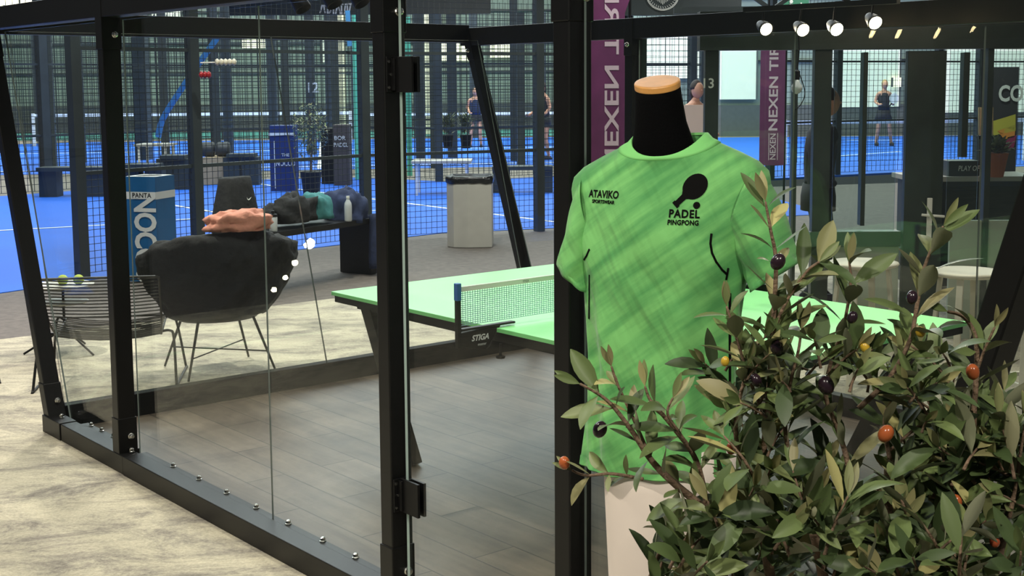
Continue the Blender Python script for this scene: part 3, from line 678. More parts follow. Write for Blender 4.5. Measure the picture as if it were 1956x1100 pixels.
def shoot(P, r0=.005, r1=.0018, step=.030, L=.066, skip=0.0, tint=(.15, .8), wf=.30, tip=True, nmin=0.0):
    pts = smoothpath(P); br.tube(pts, [r0+(r1-r0)*i/(len(pts)-1) for i in range(len(pts))], 7)
    acc = 0; phase = rnd.uniform(0, 3.14); total = sum((pts[i+1]-pts[i]).length for i in range(len(pts)-1)); run = 0
    for i in range(len(pts)-1):
        seg = pts[i+1]-pts[i]; l = seg.length; d = seg.normalized(); pos = 0
        while acc+l-pos >= step:
            pos += step-acc; acc = 0; q = pts[i]+d*pos; phase += math.pi/2+rnd.uniform(-.3, .3)
            if (run+pos)/total < nmin: continue
            x = d.orthogonal().normalized(); y = d.cross(x)
            for sgn in (0, math.pi):
                if rnd.random() < skip: continue
                rad = x*math.cos(phase+sgn)+y*math.sin(phase+sgn)
                o_ = rnd.uniform(.5, 1.1); dd = (d*math.cos(o_)+rad*math.sin(o_)).normalized()
                dd = (dd+Vector((rnd.uniform(-.25, .25), rnd.uniform(-.35, .2), rnd.uniform(-.25, .2)))).normalized()
                up = (d*.8+DZ*.5+Vector((rnd.uniform(-.5, .5), rnd.uniform(-.9, .3), rnd.uniform(-.3, .5)))).normalized()
                LL = L*rnd.uniform(.8, 1.45)
                fo.leaf(q+rad*r0*.5, dd, up, LL, LL*wf*rnd.uniform(.85, 1.2), rnd.uniform(-.3, .9), min(1, max(0, rnd.uniform(*tint)+(.35 if rnd.random() < .14 else 0))), rnd.uniform(.05, .5))
        acc += l-pos; run += l
    if tip:
        for k in range(2):
            dd = (pts[-1]-pts[-3]).normalized()+Vector((rnd.uniform(-.35, .35), rnd.uniform(-.3, .3), rnd.uniform(-.1, .3)))
            fo.leaf(pts[-1], dd, Vector((rnd.uniform(-.5, .5), -1, .3)), L*.75, L*.2, rnd.uniform(-.2, .4), rnd.uniform(.6, .95), .3)
    return pts
def S(lst, **k): return shoot([at(x, y, Y) for x, y, Y in lst], **k)
# main stems rising out of the pot (pot stands below the frame)
potc = Vector((.52, 2.02, .42))
def stem(lst, r0, r1):
    P_ = [potc+Vector((rnd.uniform(-.04, .04), rnd.uniform(-.03, .03), 0))]+[at(x, y, Y) for x, y, Y in lst]
    pts = smoothpath(P_); br.tube(pts, [r0+(r1-r0)*i/(len(pts)-1) for i in range(len(pts))], 9); return pts
stem([(1400, 1240, 2.0), (1375, 1090, 1.98), (1350, 970, 1.98)], .017, .009)
stem([(1500, 1240, 2.06), (1465, 1060, 2.04), (1448, 930, 2.02)], .013, .006)
stem([(1590, 1260, 2.02), (1560, 1040, 2.0), (1515, 900, 1.98)], .012, .006)
stem([(1680, 1240, 2.08), (1690, 1040, 2.1), (1700, 880, 2.1)], .016, .008)
stem([(1820, 1260, 2.05), (1850, 1020, 2.05), (1862, 900, 2.04)], .016, .010)
stem([(1880, 1260, 1.95), (1900, 1100, 1.93), (1925, 1000, 1.93)], .011, .005)
# hand-placed shoots (pixel, pixel, distance): the silhouettes seen against shirt, post and table
S([(1352, 975, 1.98), (1290, 925, 1.96), (1245, 880, 1.95), (1205, 820, 1.94), (1160, 765, 1.93), (1108, 733, 1.92)], r0=.007, L=.058, tint=(.2, .8), step=.034)
S([(1228, 915, 1.95), (1170, 905, 1.93), (1120, 908, 1.92), (1092, 898, 1.92)], r0=.003, L=.042, step=.03, tint=(.3, .9))
S([(1245, 880, 1.95), (1210, 800, 1.96), (1180, 735, 1.97), (1168, 700, 1.97)], r0=.003, L=.05, step=.04, tint=(.4, .95), nmin=.3)
S([(1352, 975, 1.98), (1330, 880, 1.97), (1285, 815, 1.96), (1255, 780, 1.95), (1240, 760, 1.95), (1232, 738, 1.95)], r0=.005, L=.055, step=.034, tint=(.3, .85), nmin=.1)
S([(1330, 880, 1.97), (1300, 830, 1.93), (1275, 790, 1.92), (1285, 760, 1.92)], r0=.003, L=.055, step=.04, tint=(.05, .5), nmin=.3)
S([(1448, 940, 2.02), (1415, 880, 2.0), (1405, 810, 1.98), (1418, 740, 1.97), (1428, 700, 1.97)], r0=.005, L=.055, step=.026)
S([(1448, 930, 2.02), (1462, 830, 2.0), (1472, 700, 1.98), (1478, 600, 1.97), (1482, 500, 1.96), (1472, 440, 1.95), (1462, 385, 1.95)], r0=.006, L=.064, step=.033, nmin=.12, tint=(.25, .85))
S([(1462, 800, 2.0), (1430, 720, 1.99), (1405, 640, 1.98), (1388, 585, 1.98)], r0=.003, L=.055, step=.036, nmin=.2, tint=(.3, .85))
S([(1475, 640, 1.97), (1500, 580, 1.96), (1540, 520, 1.95), (1565, 500, 1.95)], r0=.003, L=.06, step=.034, nmin=.15, tint=(.3, .85))
S([(1515, 905, 1.98), (1500, 820, 1.97), (1508, 740, 1.96), (1525, 670, 1.95), (1530, 630, 1.95)], r0=.004, L=.062, step=.028)
S([(1600, 990, 2.0), (1620, 900, 2.0), (1600, 820, 2.0), (1578, 760, 1.99), (1585, 700, 1.99), (1612, 620, 1.98), (1625, 540, 1.98), (1622, 500, 1.98)], r0=.005, L=.062, step=.030, nmin=.1)
S([(1640, 780, 2.0), (1700, 720, 2.0), (1738, 650, 2.0), (1752, 580, 2.0), (1766, 510, 2.0), (1792, 450, 2.0), (1802, 432, 2.0)], r0=.0045, L=.066, step=.034, tint=(.3, .9))
S([(1700, 880, 2.1), (1690, 800, 2.1), (1720, 720, 2.1), (1745, 670, 2.1)], r0=.004, L=.062, step=.030)
S([(1862, 900, 2.04), (1860, 800, 2.03), (1866, 700, 2.03), (1862, 640, 2.02), (1840, 605, 2.02), (1810, 595, 2.02)], r0=.0055, r1=.0025, L=.058, step=.05, tint=(.4, .8))
S([(1862, 720, 2.03), (1880, 670, 2.02), (1900, 625, 2.01)], r0=.003, L=.055, step=.045, tint=(.45, .85))
S([(1830, 760, 2.03), (1790, 700, 2.03), (1740, 660, 2.03)], r0=.003, L=.06, step=.03)
S([(1700, 860, 2.1), (1760, 810, 2.1), (1820, 780, 2.1)], r0=.003, L=.06, step=.03)
S([(1925, 1000, 1.93), (1940, 930, 1.92), (1950, 860, 1.92), (1960, 800, 1.92)], r0=.004, L=.06, step=.026)
# dense lower crown
k = 0
while k < 138:
    x = rnd.uniform(1230, 1990); y = rnd.uniform(850, 1170)
    lim = (1085 if x < 1330 else 1085-(x-1330)*1.6) if x < 1450 else (810 if x < 1680 else 850)
    if y < lim: continue
    if 1560 < x < 1735 and y < 1030 and rnd.random() < .85: continue
    if 1470 < x < 1570 and y < 990 and rnd.random() < .65: continue
    Y = rnd.uniform(1.82, 2.22); k += 1
    dx = rnd.uniform(-70, 70) if x > 1380 else rnd.uniform(0, 60); dy = rnd.uniform(-30, -130)
    S([(x, y, Y), (x+dx*.4, y+dy*.5, Y+rnd.uniform(-.03, .03)), (x+dx, y+dy, Y+rnd.uniform(-.06, .04))], r0=.003, r1=.0015, L=.070, step=.028, tint=(.0, .75))
k = 0
while k < 44:
    x = rnd.uniform(1380, 1830); y = rnd.uniform(700, 850); Y = rnd.uniform(1.9, 2.2)
    if 1540 < x < 1735 and y > 765: continue
    k += 1; dx = rnd.uniform(-60, 60); dy = rnd.uniform(-20, -80)
    S([(x, y, Y), (x+dx*.5, y+dy*.6, Y), (x+dx, y+dy, Y-.02)], r0=.0025, r1=.0012, L=.058, step=.026, tint=(.05, .8))
fo.build('foliage', M_LEAF, tree); br.build('branches', M_BRANCH, tree, smooth=True)
def rgbv(c): return c
ol = [((1146, 820), 1.92, 15, 'k'), ((1078, 884), 1.915, 12, 'o'), ((1397, 856), 1.95, 11, 'r'), ((1470, 965), 1.93, 16, 'r'), ((1486, 500), 1.93, 15, 'k'), ((1484, 664), 1.93, 14, 'k'), ((1444, 726), 1.95, 12, 'k'),
      ((1578, 736), 1.93, 17, 'k'), ((1692, 828), 1.93, 16, 'o'), ((1858, 710), 1.95, 14, 'o'), ((1742, 568), 1.96, 12, 'k'), ((1628, 606), 1.93, 11, 'k'), ((1758, 634), 1.97, 10, 'y'), ((1827, 957), 1.9, 12, 'o'), ((1652, 662), 1.95, 10, 'y'), ((1900, 1034), 1.9, 11, 'r'), ((1385, 690), 1.94, 9, 'y')]
OM = {'k': mat('black olive skin', (40, 26, 34), .22), 'o': mat('orange olive skin', (176, 92, 50), .22), 'r': mat('red olive skin', (158, 74, 44), .22), 'y': mat('yellow olive skin', (196, 160, 50), .3)}
for (p_, Y, r_, c_) in ol:
    ct = at(p_[0], p_[1], Y); rr = r_/F_PX*Y; b = MB(); axv = Vector((rnd.uniform(-.6, .6), rnd.uniform(-.3, .3), 1)).normalized()
    prof = [(max(.0002, rr*math.sin(math.pi*i/12)*.92), -rr*1.15*math.cos(math.pi*i/12)) for i in range(13)]
    b.lathe(ct, prof, 18, axv); o = b.build('olive', OM[c_], tree, smooth=True); o['label'] = {'k': 'black olive', 'o': 'orange olive', 'r': 'reddish olive', 'y': 'yellow olive'}[c_]
b = MB(); b.lathe(Vector((.52, 2.02, 0)), [(.15, 0), (.16, .01), (.20, .42), (.205, .43), (.185, .43), (.18, .38)], 32); b.build('pot', mat('charcoal pot', (60, 60, 62), .6), tree, smooth=False)

# ------------------------------------------------------------------ lounge furniture beyond the end wall
def wire_chair(c, ang, label):
    f = Vector((math.sin(ang), math.cos(ang), 0)); r_ = Vector((f.y, -f.x, 0))     # f = the way the sitter faces
    o = empty('lounge_chair', c, label, 'chair', 'wire lounge chairs')
    def P_(x, y, z): return Vector(c)+r_*x+f*y+DZ*z
    hw = .33
    rim = [(-hw, -.27, .655), (-hw*.95, -.30, .665), (0, -.33, .67), (hw*.95, -.30, .665), (hw, -.27, .655), (hw*.96, -.12, .38), (hw*.9, .0, .28), (hw*.9, .30, .34), (-hw*.9, .30, .34), (-hw*.9, .0, .28), (-hw*.96, -.12, .38), (-hw, -.27, .655)]
    b = MB(); b.tube([P_(*q) for q in rim], .007); b.build('seat_frame', M_WIRE, o)
    b = MB()
    side = [(hw, -.27, .655), (hw*.97, -.19, .52), (hw*.96, -.12, .38), (hw*.9, 0, .28), (hw*.9, .15, .30), (hw*.9, .30, .34)]
    for i in range(34):
        t_ = i/33*5; k_ = min(int(t_), 4); q0 = side[k_]; q1 = side[k_+1]; u = t_-k_
        x = q0[0]+(q1[0]-q0[0])*u; y = q0[1]+(q1[1]-q0[1])*u; z = q0[2]+(q1[2]-q0[2])*u
        pts = [P_(x*s_, y-.05*(1-abs(s_)**2)*(1 if t_ < 2.5 else 0), z-.03*(1-s_*s_)*(1 if t_ > 1.8 else .2)) for s_ in (-1, -.6, -.2, .2, .6, 1)]
        b.tube(pts, .0042, 5)
    b.build('seat_wires', M_WIRE, o)
    for sg in (-1, 1):
        b = MB(); pts = smoothpath([P_(sg*hw*.9, .02, .29), P_(sg*(hw+.02), -.02, .30), P_(sg*(hw+.05), -.10, .27), P_(sg*(hw+.07), -.22, .02), P_(sg*(hw+.07), -.20, .008), P_(sg*(hw+.07), .30, .008), P_(sg*(hw+.065), .33, .02), P_(sg*(hw+.02), .26, .33), P_(sg*hw*.9, .24, .335)], 4)
        b.tube(pts, .008); b.build('sled_leg', M_BLACK2, o, smooth=True)
    return o
wire_chair(Vector((-2.38, 7.62, 0)), R(-8), 'wire lounge chair with horizontal grey wires left of the black shell chair')
wire_chair(Vector((-3.50, 7.60, 0)), R(-30), 'wire lounge chair cut off by the left frame edge')
# side table with tripod foot
st = empty('side_table', (-2.95, 8.5, 0), 'small round side table on tripod legs behind the wire chair', 'side table')
b = MB(); b.lathe(Vector((-2.95, 8.5, .44)), [(.19, 0), (.2, .004), (.2, .012), (.19, .014)], 32); b.build('table_top', M_GREY, st)
b = MB(); b.lathe(Vector((-2.95, 8.5, .33)), [(.155, 0), (.16, .004), (.16, .010)], 32); b.build('shelf', M_GREY, st)
b = MB(); b.tube([(-2.95, 8.5, .12), (-2.95, 8.5, .44)], .009); b.build('pole', M_BLACK2, st)
for a_ in (200, 330, 80):
    b = MB(); b.tube([(-2.95, 8.5, .16), (-2.95+.26*math.cos(R(a_)), 8.5+.26*math.sin(R(a_)), .006)], .007); b.build('leg', M_BLACK2, st)
for i, (dx, dy) in enumerate(((.12, -.04), (.02, -.05))):
    b = MB(); c_ = Vector((-2.95+dx, 8.5+dy, .454+.034)); b.lathe(c_, [(.034*math.sin(math.pi*i_/12)+1e-4, -.034*math.cos(math.pi*i_/12)) for i_ in range(13)], 20)
    tag(b.build('tennis_ball', M_BALL, None, smooth=True, origin=c_), ('yellow-green tennis ball, right of two on the side table', 'yellow-green tennis ball, left of two on the side table')[i], 'ball', 'tennis balls on the side table')

# black shell armchair seen from behind
cc = Vector((-1.80, 7.92, 0)); sh = empty('shell_chair', cc, 'black shell armchair on thin splayed legs with clothes over its back', 'chair')
fa = R(-30); cf = Vector((math.sin(fa), math.cos(fa), 0)); cr = Vector((cf.y, -cf.x, 0))
def CP(x, y, z): return cc+cr*x+cf*y+DZ*z
def shell_pt(phi, v, g=0, H=None):
    # phi -1..1 around the back, v 0..1 height
    ph = phi*R(118); rb = .22+.175*min(1, v*1.25)**.7+g; Ht = (.34+.15*math.cos(ph*.75)) if H is None else H
    z = .33+v*Ht - (.0 if v > 0 else 0)
    return CP(rb*1.08*math.sin(ph), -rb*.86*math.cos(ph)+.02, z)
b = MB(); nu, nv_ = 40, 12
grid = [[shell_pt(-1+2*i/nu, j/nv_) for i in range(nu+1)] for j in range(nv_+1)]
vs = [p for r_ in grid for p in r_]; fs = [(j*(nu+1)+i, j*(nu+1)+i+1, (j+1)*(nu+1)+i+1, (j+1)*(nu+1)+i) for j in range(nv_) for i in range(nu)]
cb = len(vs); vs.append(CP(0, .02, .33)); fs += [(i, cb, i+1) for i in range(nu)]
fr_ = [CP(x, y, .385) for x, y in ((-.24, .26), (0, .30), (.24, .26))]
b.add(vs, fs); b.add([shell_pt(-1, 0), CP(-.22, .27, .385), CP(0, .31, .385), CP(.22, .27, .385), shell_pt(1, 0), CP(0, .02, .33)], [(5, 0, 1), (5, 1, 2), (5, 2, 3), (5, 3, 4)])
so = b.build('shell', M_BLACK2, sh, smooth=True); m_ = so.modifiers.new('t', 'SOLIDIFY'); m_.thickness = .012; m_.offset = 0
legs = {}
for nm, (x, y), (x2, y2) in (('a', (-.17, -.14), (-.27, -.24)), ('b', (.17, -.14), (.27, -.24)), ('c', (-.17, .18), (-.27, .27)), ('d', (.17, .18), (.27, .27))):
    b = MB(); b.tube([CP(x, y, .34), CP(x2, y2, .006)], [.009, .007]); b.build('leg', M_BLACK2, sh)
b = MB(); b.tube([CP(-.235, -.205, .13), CP(.235, .235, .13)], .0045); b.tube([CP(.235, -.205, .13), CP(-.235, .235, .13)], .0045); b.build('stretcher', M_BLACK2, sh)
# coat draped over the shell
def drape(name, m, f0, f1, v0, v1, g, top_z, label, cat, wr=.012, bulge=0, sd=0):
    b = MB(); nu, nv_ = 46, 26; vs = []
    for j in range(nv_+1):
        for i in range(nu+1):
            u = f0+(f1-f0)*i/nu; v = v0+(v1-v0)*j/nv_
            p = shell_pt(u, min(v, 1.0), g+bulge*math.sin(math.pi*j/nv_))
            if v > 1: # folds over the rim
                ex = v-1; c_ = CP(0, 0, p.z); inn = (c_-p); inn.z = 0; p = p+inn.normalized()*(ex*.35)+DZ*(top_z*math.sin(min(1, ex/.3)*math.pi*.5)-max(0, ex-.3)*.2)
            nz = noise.noise(p*9)*wr+noise.noise(p*22)*wr*.45
            out = (p-CP(0, 0, p.z)).normalized(); vs.append(p+out*(nz+wr*.5)+DZ*(nz*.6))
    b.add(vs, [(j*(nu+1)+i, j*(nu+1)+i+1, (j+1)*(nu+1)+i+1, (j+1)*(nu+1)+i) for j in range(nv_) for i in range(nu)])
    o = b.build(name, m, None, smooth=True, origin=CP(0, -.3, .5)); s_ = o.modifiers.new('t', 'SOLIDIFY'); s_.thickness = .008; s_.offset = 1; s_.use_even_offset = False
    return tag(o, label, cat)
drape('coat', M_CLOTH, -.72, .68, .06, 1.5, .012, .05, 'crumpled black coat hanging over the back of the shell chair', 'coat', .036, .02)
# pink sweater heap on the chair back
def blob(name, c, sx, sy, sz, m, label, cat, ns=6, na=.18, ax=Vector((1, 0, 0)), group=None, flat=.35, parent=None, seed=0):
    b = MB(); nu, nv_ = 36, 20; rs_ = []
    ay = DZ.cross(ax)
    for j in range(nv_+1):
        th = math.pi*j/nv_; r_ = []
        for i in range(nu):
            ph = 2*math.pi*i/nu; v = Vector((math.sin(th)*math.cos(ph), math.sin(th)*math.sin(ph), -math.cos(th)))
            k_ = 1+na*noise.noise(v*ns*.35+Vector((seed, 0, 0)))+na*.5*noise.noise(v*ns+Vector((0, seed, 0)))
            z = v.z*k_; z = max(z, -flat) if flat else z
            sq = 1/(max(abs(v.x), abs(v.y), abs(v.z))**.35)
            r_.append(Vector(c)+ax*(v.x*k_*sq*sx)+ay*(v.y*k_*sq*sy)+DZ*(z*sz*(sq if z > 0 else 1)))
        rs_.append(r_)
    b.rings(rs_)
    o = b.build(name, m, parent, smooth=True, origin=None if parent else Vector(c)-DZ*sz*flat)
    return tag(o, label, cat, group) if label else o
blob('sweater', CP(.06, -.24, .915), .20, .12, .085, M_PINK, 'crumpled salmon pink sweater on top of the shell chair back', 'sweater', 6, .34, cr, seed=3)

# bench with bags beyond
bp0 = at(470, 436, 10.6); bp1 = at(708, 430, 12.0)
bp0.z = bp1.z = 0; bd = (bp1-bp0).normalized(); bn = DZ.cross(bd)
zt = at(600, 432, 11.3).z
bench = empty('bench', bp0, 'long dark bench holding sports bags behind the shell chair', 'bench')
b = MB(); b.box((bp0+bp1)/2+bn*.15+DZ*(zt-.02), (bp1-bp0).length+.3, .42, .05, bd, bn); b.build('seat', M_BLACK, bench, bevel=.004)
for q_ in (bp0, bp1):
    b = MB(); b.box(q_+bn*.15+DZ*((zt-.045)/2), .10, .36, zt-.045, bd, bn); b.build('leg', M_BLACK, bench, bevel=.004)
def onb(px, dy=.12):  # point on the bench top below a pixel column
    best = min((bp0.lerp(bp1, k_/200) for k_ in range(-30, 231)), key=lambda p_: abs(((p_.x)/(p_.y))-(px-978)/F_PX)); return best+bn*dy+DZ*(zt+.005)
bk = onb(466, .1)
# backpack: boxy rounded body with roll top
bkp = empty('backpack', bk, 'upright black backpack with a small white swoosh on the bench', 'backpack')
b = MB(); secs = [(.0, .205, .12), (.05, .215, .13), (.17, .20, .125), (.30, .175, .105), (.40, .16, .08), (.465, .155, .065), (.472, .145, .055)]
b.rings([[bk+bd*(a_*math.copysign(abs(math.cos(t_))**.55, math.cos(t_)))+bn*(d_*math.copysign(abs(math.sin(t_))**.6, math.sin(t_)))+DZ*(z_*1.0+.006*noise.noise(Vector((t_*3, z_*20, 0)))) for t_ in [2*math.pi*j/40 for j in range(40)]] for z_, a_, d_ in secs])
b.build('bag_body', M_CLOTH, bkp, smooth=True)
b = MB(); sp = bk+bd*.02-bn*.122+DZ*.30
b.tube([sp+bd*x-bn*.006+DZ*z for x, z in ((-.02, .012), (-.014, -.004), (-.004, -.010), (.012, -.004), (.03, .010))], [.001, .004, .005, .003, .0008], 6); b.build('swoosh_mark', M_LETTER, bkp)
blob('sports_bag', onb(575)+DZ*.10, .24, .15, .17, M_CLOTH, 'slumped black sports bag in the middle of the bench', 'bag', 6, .35, bd, seed=1)
tb = blob('sports_bag', onb(622)+DZ*.10, .12, .14, .165, M_TEAL, 'teal and black bag leaning on the slumped black bag', 'bag', 5, .25, bd, seed=5)
blob('jacket', onb(680)+DZ*.05, .17, .19, .22, M_NAVY, 'navy jacket heaped on the right end of the bench', 'jacket', 6, .3, bd, seed=8)
b = MB(); p_ = onb(712, -.07); 
rsj = [[p_+bd*(x*(1+.06*math.sin(9*z)))+bn*y+DZ*(z-zt) for x, y in ((-.16, -.05), (.16, -.05), (.16, 0), (-.16, 0))] for z in [zt*.12+zt*.95*i/10 for i in range(11)]]
b.rings(rsj); tag(b.build('trousers', M_NAVY, None, smooth=True, origin=p_), 'navy garment hanging down from the right end of the bench', 'garment')
# bottles
q_ = onb(516, -.02); bo = empty('shaker_bottle', q_, 'grey shaker bottle with black lid beside the backpack', 'bottle')
b = MB(); b.lathe(q_, [(.030, 0), (.034, .01), (.036, .12), (.033, .125)], 20); b.build('bottle_body', M_BOTTLE, bo, smooth=True)
b = MB(); b.lathe(q_+DZ*.125, [(.036, 0), (.036, .022), (.014, .026), (.014, .05), (.010, .052)], 20); b.build('lid', M_BLACK2, bo)
q_ = onb(656, -.05); bo = empty('water_bottle', q_, 'clear plastic water bottle standing on the bench near the navy jacket', 'bottle')
b = MB(); b.lathe(q_, [(.030, 0), (.034, .01), (.034, .14), (.030, .165), (.014, .195), (.012, .21)], 20); b.build('bottle_body', M_BOTTLE, bo, smooth=True)
b = MB(); b.lathe(q_+DZ*.205, [(.0155, 0), (.0155, .022)], 16); b.build('cap', M_LETTER, bo)

# blue deposit bin
nb0 = at(276, 338, 11.6); nz = nb0.z; nbc = Vector((nb0.x, 11.75, 0))
nbn = empty('deposit_bin', nbc, 'tall blue square deposit bin with large white letters beside the court fence', 'bin')
ba = R(-17); bx = Vector((math.cos(ba), math.sin(ba), 0)); by = Vector((-math.sin(ba), math.cos(ba), 0)); BW = .305
b = MB()
for i, (x, y, sx, sy) in enumerate(((0, -BW/2, BW, .012), (0, BW/2, BW, .012), (-BW/2, 0, .012, BW), (BW/2, 0, .012, BW))): b.box(nbc+bx*x+by*y+DZ*nz/2, sx+(.012 if i < 2 else 0), sy, nz, bx, by)
b.build('bin_body', M_BLUEBOX, nbn)
b = MB(); n_ = 28; outer = []; inner = []
for j in range(n_):
    t_ = 2*math.pi*j/n_; cx_, sx_ = math.cos(t_), math.sin(t_); k_ = 1/max(abs(cx_), abs(sx_)); outer.append((cx_*k_*BW/2, sx_*k_*BW/2)); inner.append((cx_*.115, sx_*.115))
vs = [nbc+bx*x+by*y+DZ*(nz+.003) for x, y in outer]+[nbc+bx*x+by*y+DZ*(nz+.003) for x, y in inner]+[nbc+bx*x+by*y+DZ*(nz-.02) for x, y in inner]
b.add(vs, [(j, (j+1) % n_, n_+(j+1) % n_, n_+j) for j in range(n_)]+[(n_+j, n_+(j+1) % n_, 2*n_+(j+1) % n_, 2*n_+j) for j in range(n_)]); b.build('bin_lid', M_LETTER, nbn)
b = MB()
for (x, y, sx, sy) in ((0, -BW/2-.007, BW+.016, .002), (-BW/2-.007, 0, .002, BW+.016), (BW/2+.007, 0, .002, BW+.016)): b.box(nbc+bx*x+by*y+DZ*(nz-.165), sx, sy, .065, bx, by)
b.build('white_band', M_LETTER, nbn)
lettering('bin_lettering', 'PANTA', .06, nbc-by*(BW/2+.010)+bx*.02+DZ*(nz-.165), bx, DZ, M_BLACK2, nbn, .001)
lettering('bin_lettering', 'NOCCO', .30, nbc-by*(BW/2+.009)+bx*.035+DZ*(nz-.215-.34), -DZ, bx, M_LETTER, nbn, .010, sx=.72, spacing=.95)
lettering('bin_lettering', 'THE', .085, nbc-bx*(BW/2+.009)-by*.10+DZ*(nz-.62), -DZ, -by, M_LETTER, nbn, .002)
lettering('bin_lettering', 'PERFORMANCE', .075, nbc-bx*(BW/2+.009)-by*(.0)+DZ*(nz-.60), -DZ, -by, M_LETTER, nbn, .002)

# grey waste bin with liner
wb_c = gnd(897, 474)+Vector((0, .25, 0)); wz = at(897, 340, wb_c.y-.2).z
wbn = empty('waste_bin', wb_c, 'grey panelled waste bin with a black liner at the court fence', 'bin')
oct_ = [(-.245, -.10), (-.17, -.20), (-.02, -.235), (.24, -.20), (.25, .17), (.1, .24), (-.2, .22)]
b = MB(); b.rings([[wb_c+Vector((x, y, z)) for x, y in oct_] for z in (0, wz-.02)]); b.build('bin_body', M_GREY, wbn, bevel=.006)
b = MB(); b.rings([[wb_c+Vector((x*k_, y*k_, z+.012*noise.noise(Vector((x*14, y*14, z*9))))) for x, y in [tuple(Vector(oct_[i]).lerp(Vector(oct_[(i+1) % 7]), f_)) for i in range(7) for f_ in (0, .25, .5, .75)]] for z, k_ in ((wz-.06, 1.03), (wz-.02, 1.05), (wz+.015, 1.03), (wz+.02, .95), (wz-.03, .85), (wz-.1, .8))], cap0=False); b.build('bin_liner', M_BINBAG, wbn, smooth=True)

# ------------------------------------------------------------------ court fences
def fence(pts, hs, H, label, posts_w=.10, sp=.065, rails=(.96, 2.08), wire=.005, mesh=True, group='court fences', mh=None):
    f = empty('court_fence', pts[0], label, 'fence', group)
    for i, p in enumerate(pts):
        b = MB(); b.box(Vector(p)+DZ*H/2, posts_w, posts_w, H, (Vector(pts[min(i+1, len(pts)-1)])-Vector(pts[max(i-1, 0)])).normalized(), DZ.cross((Vector(pts[min(i+1, len(pts)-1)])-Vector(pts[max(i-1, 0)])).normalized())); b.build('post', M_DARK, f)
    for a_, c_ in zip(pts, pts[1:]):
        a_ = Vector(a_); c_ = Vector(c_); L_ = (c_-a_).length; d_ = (c_-a_).normalized()
        b = MB()
        for z in rails: b.bar(a_+DZ*z, c_+DZ*z, .03, .035)
        b.build('rail', M_DARK, f)
        if mesh:
            b = MB(); nn = int(L_/sp); up_ = mh or H
            for k_ in range(nn+1):
                q_ = a_.lerp(c_, k_/nn); b.bar(q_+DZ*.05, q_+DZ*up_, wire, wire)
            for k_ in range(int((up_-.05)/sp)): z = .05+k_*sp; b.bar(a_+DZ*z, c_+DZ*z, wire, wire)
            b.build('mesh_panel', M_FENCE, f)
    return f
fence([gnd(158, 533), gnd(380, 503), gnd(700, 462), gnd(1030, 441), gnd(1180, 428)], None, 3.0, 'near dark mesh fence along the blue court behind the lounge chairs')
g0 = gnd(0, 375)+Vector((.5, 0, 0))
fence([Vector((-9.6, 19.3, 0)), Vector((-7.6, 21.4, 0)), Vector((-5.4, 24.0, 0)), Vector((-2.85, 24.6, 0)), Vector((-1.3, 23.5, 0)), Vector((1.0, 24.7, 0)), Vector((3.6, 26.2, 0))], None, 3.2, 'second mesh fence along the far side of the nearest blue court', .14, .11, (.95, 2.1), .008)
fence([Vector((x, 26.3+.13*(x+9), 0)) for x in (-12, -9.2, -7.0, -4.6, -3.6, -1.6, .2, 2.3, 4.1)], None, 3.2, 'third mesh fence in front of the far blue court', .16, .13, (1.0, 2.1), .009)
fence([Vector((x, 42.4, 0)) for x in (-22, -18.5, -15.2, -12, -9.2, -7.7, -5, -3, -1.2, 1, 3)], None, 4.0, 'distant mesh fence in front of the far green court', .26, .2, (1.0, 2.1, 3.1), .016)
fence([Vector((x, y, 0)) for x, y in ((4.6, 23.3), (6.05, 24.4), (8.2, 25.3), (9.2, 25.9), (11, 26.7), (13, 27.6))], None, 3.2, 'mesh fence of the right blue court in front of the player', .12, .10, (1.0, 2.1), .007)
# green-edged glass panels of the courts
for (px, yb, yt, Y, wd, lab) in ((689, 330, -60, 24.0, .20, 'upright green-edged glass panel of the second court'), (783, 345, -60, 25.0, .10, 'narrow green-edged glass panel right of the black door post')):
    a_ = at(px, yb, Y); a_.z = 0; b = MB(); b.box(a_+DZ*1.5, wd, .03, 3.0); tag(b.build('court_glass', M_CYAN, None, origin=a_), lab, 'glass panel')

# nets
def court_net(a_, c_, label, tape_z=.9):
    a_ = Vector(a_); c_ = Vector(c_); o = empty('court_net', (a_+c_)/2, label, 'net', 'padel court nets')
    b = MB(); b.bar(a_+DZ*tape_z, c_+DZ*tape_z, .02, .085); b.build('net_tape', M_LINE, o)
    b = MB(); n_ = int((c_-a_).length/.09)
    for k_ in range(n_+1): q_ = a_.lerp(c_, k_/n_); b.bar(q_+DZ*.04, q_+DZ*(tape_z-.04), .006, .006)
    for k_ in range(9): b.bar(a_+DZ*(.05+k_*.1), c_+DZ*(.05+k_*.1), .006, .006)
    b.build('net_mesh', M_FENCE, o)
    for q_ in (a_, c_): b = MB(); b.bar(q_, q_+DZ*(tape_z+.06), .08, .08, Vector((0, 1, 0))); b.build('net_post', M_WHITE, o)
n0 = at(1500, 229, 27.6); n1 = at(1960, 229, 28.4)
court_net((n0.x, n0.y, 0), (n1.x, n1.y, 0), 'white topped padel net in front of the player in black', .88)
court_net((-14, 38.5, 0), (-4.8, 39.2, 0), 'white topped net across the far left blue court')
court_net((-4.2, 36.5, 0), (2.6, 37.0, 0), 'white topped net on the far court behind the waste bin')

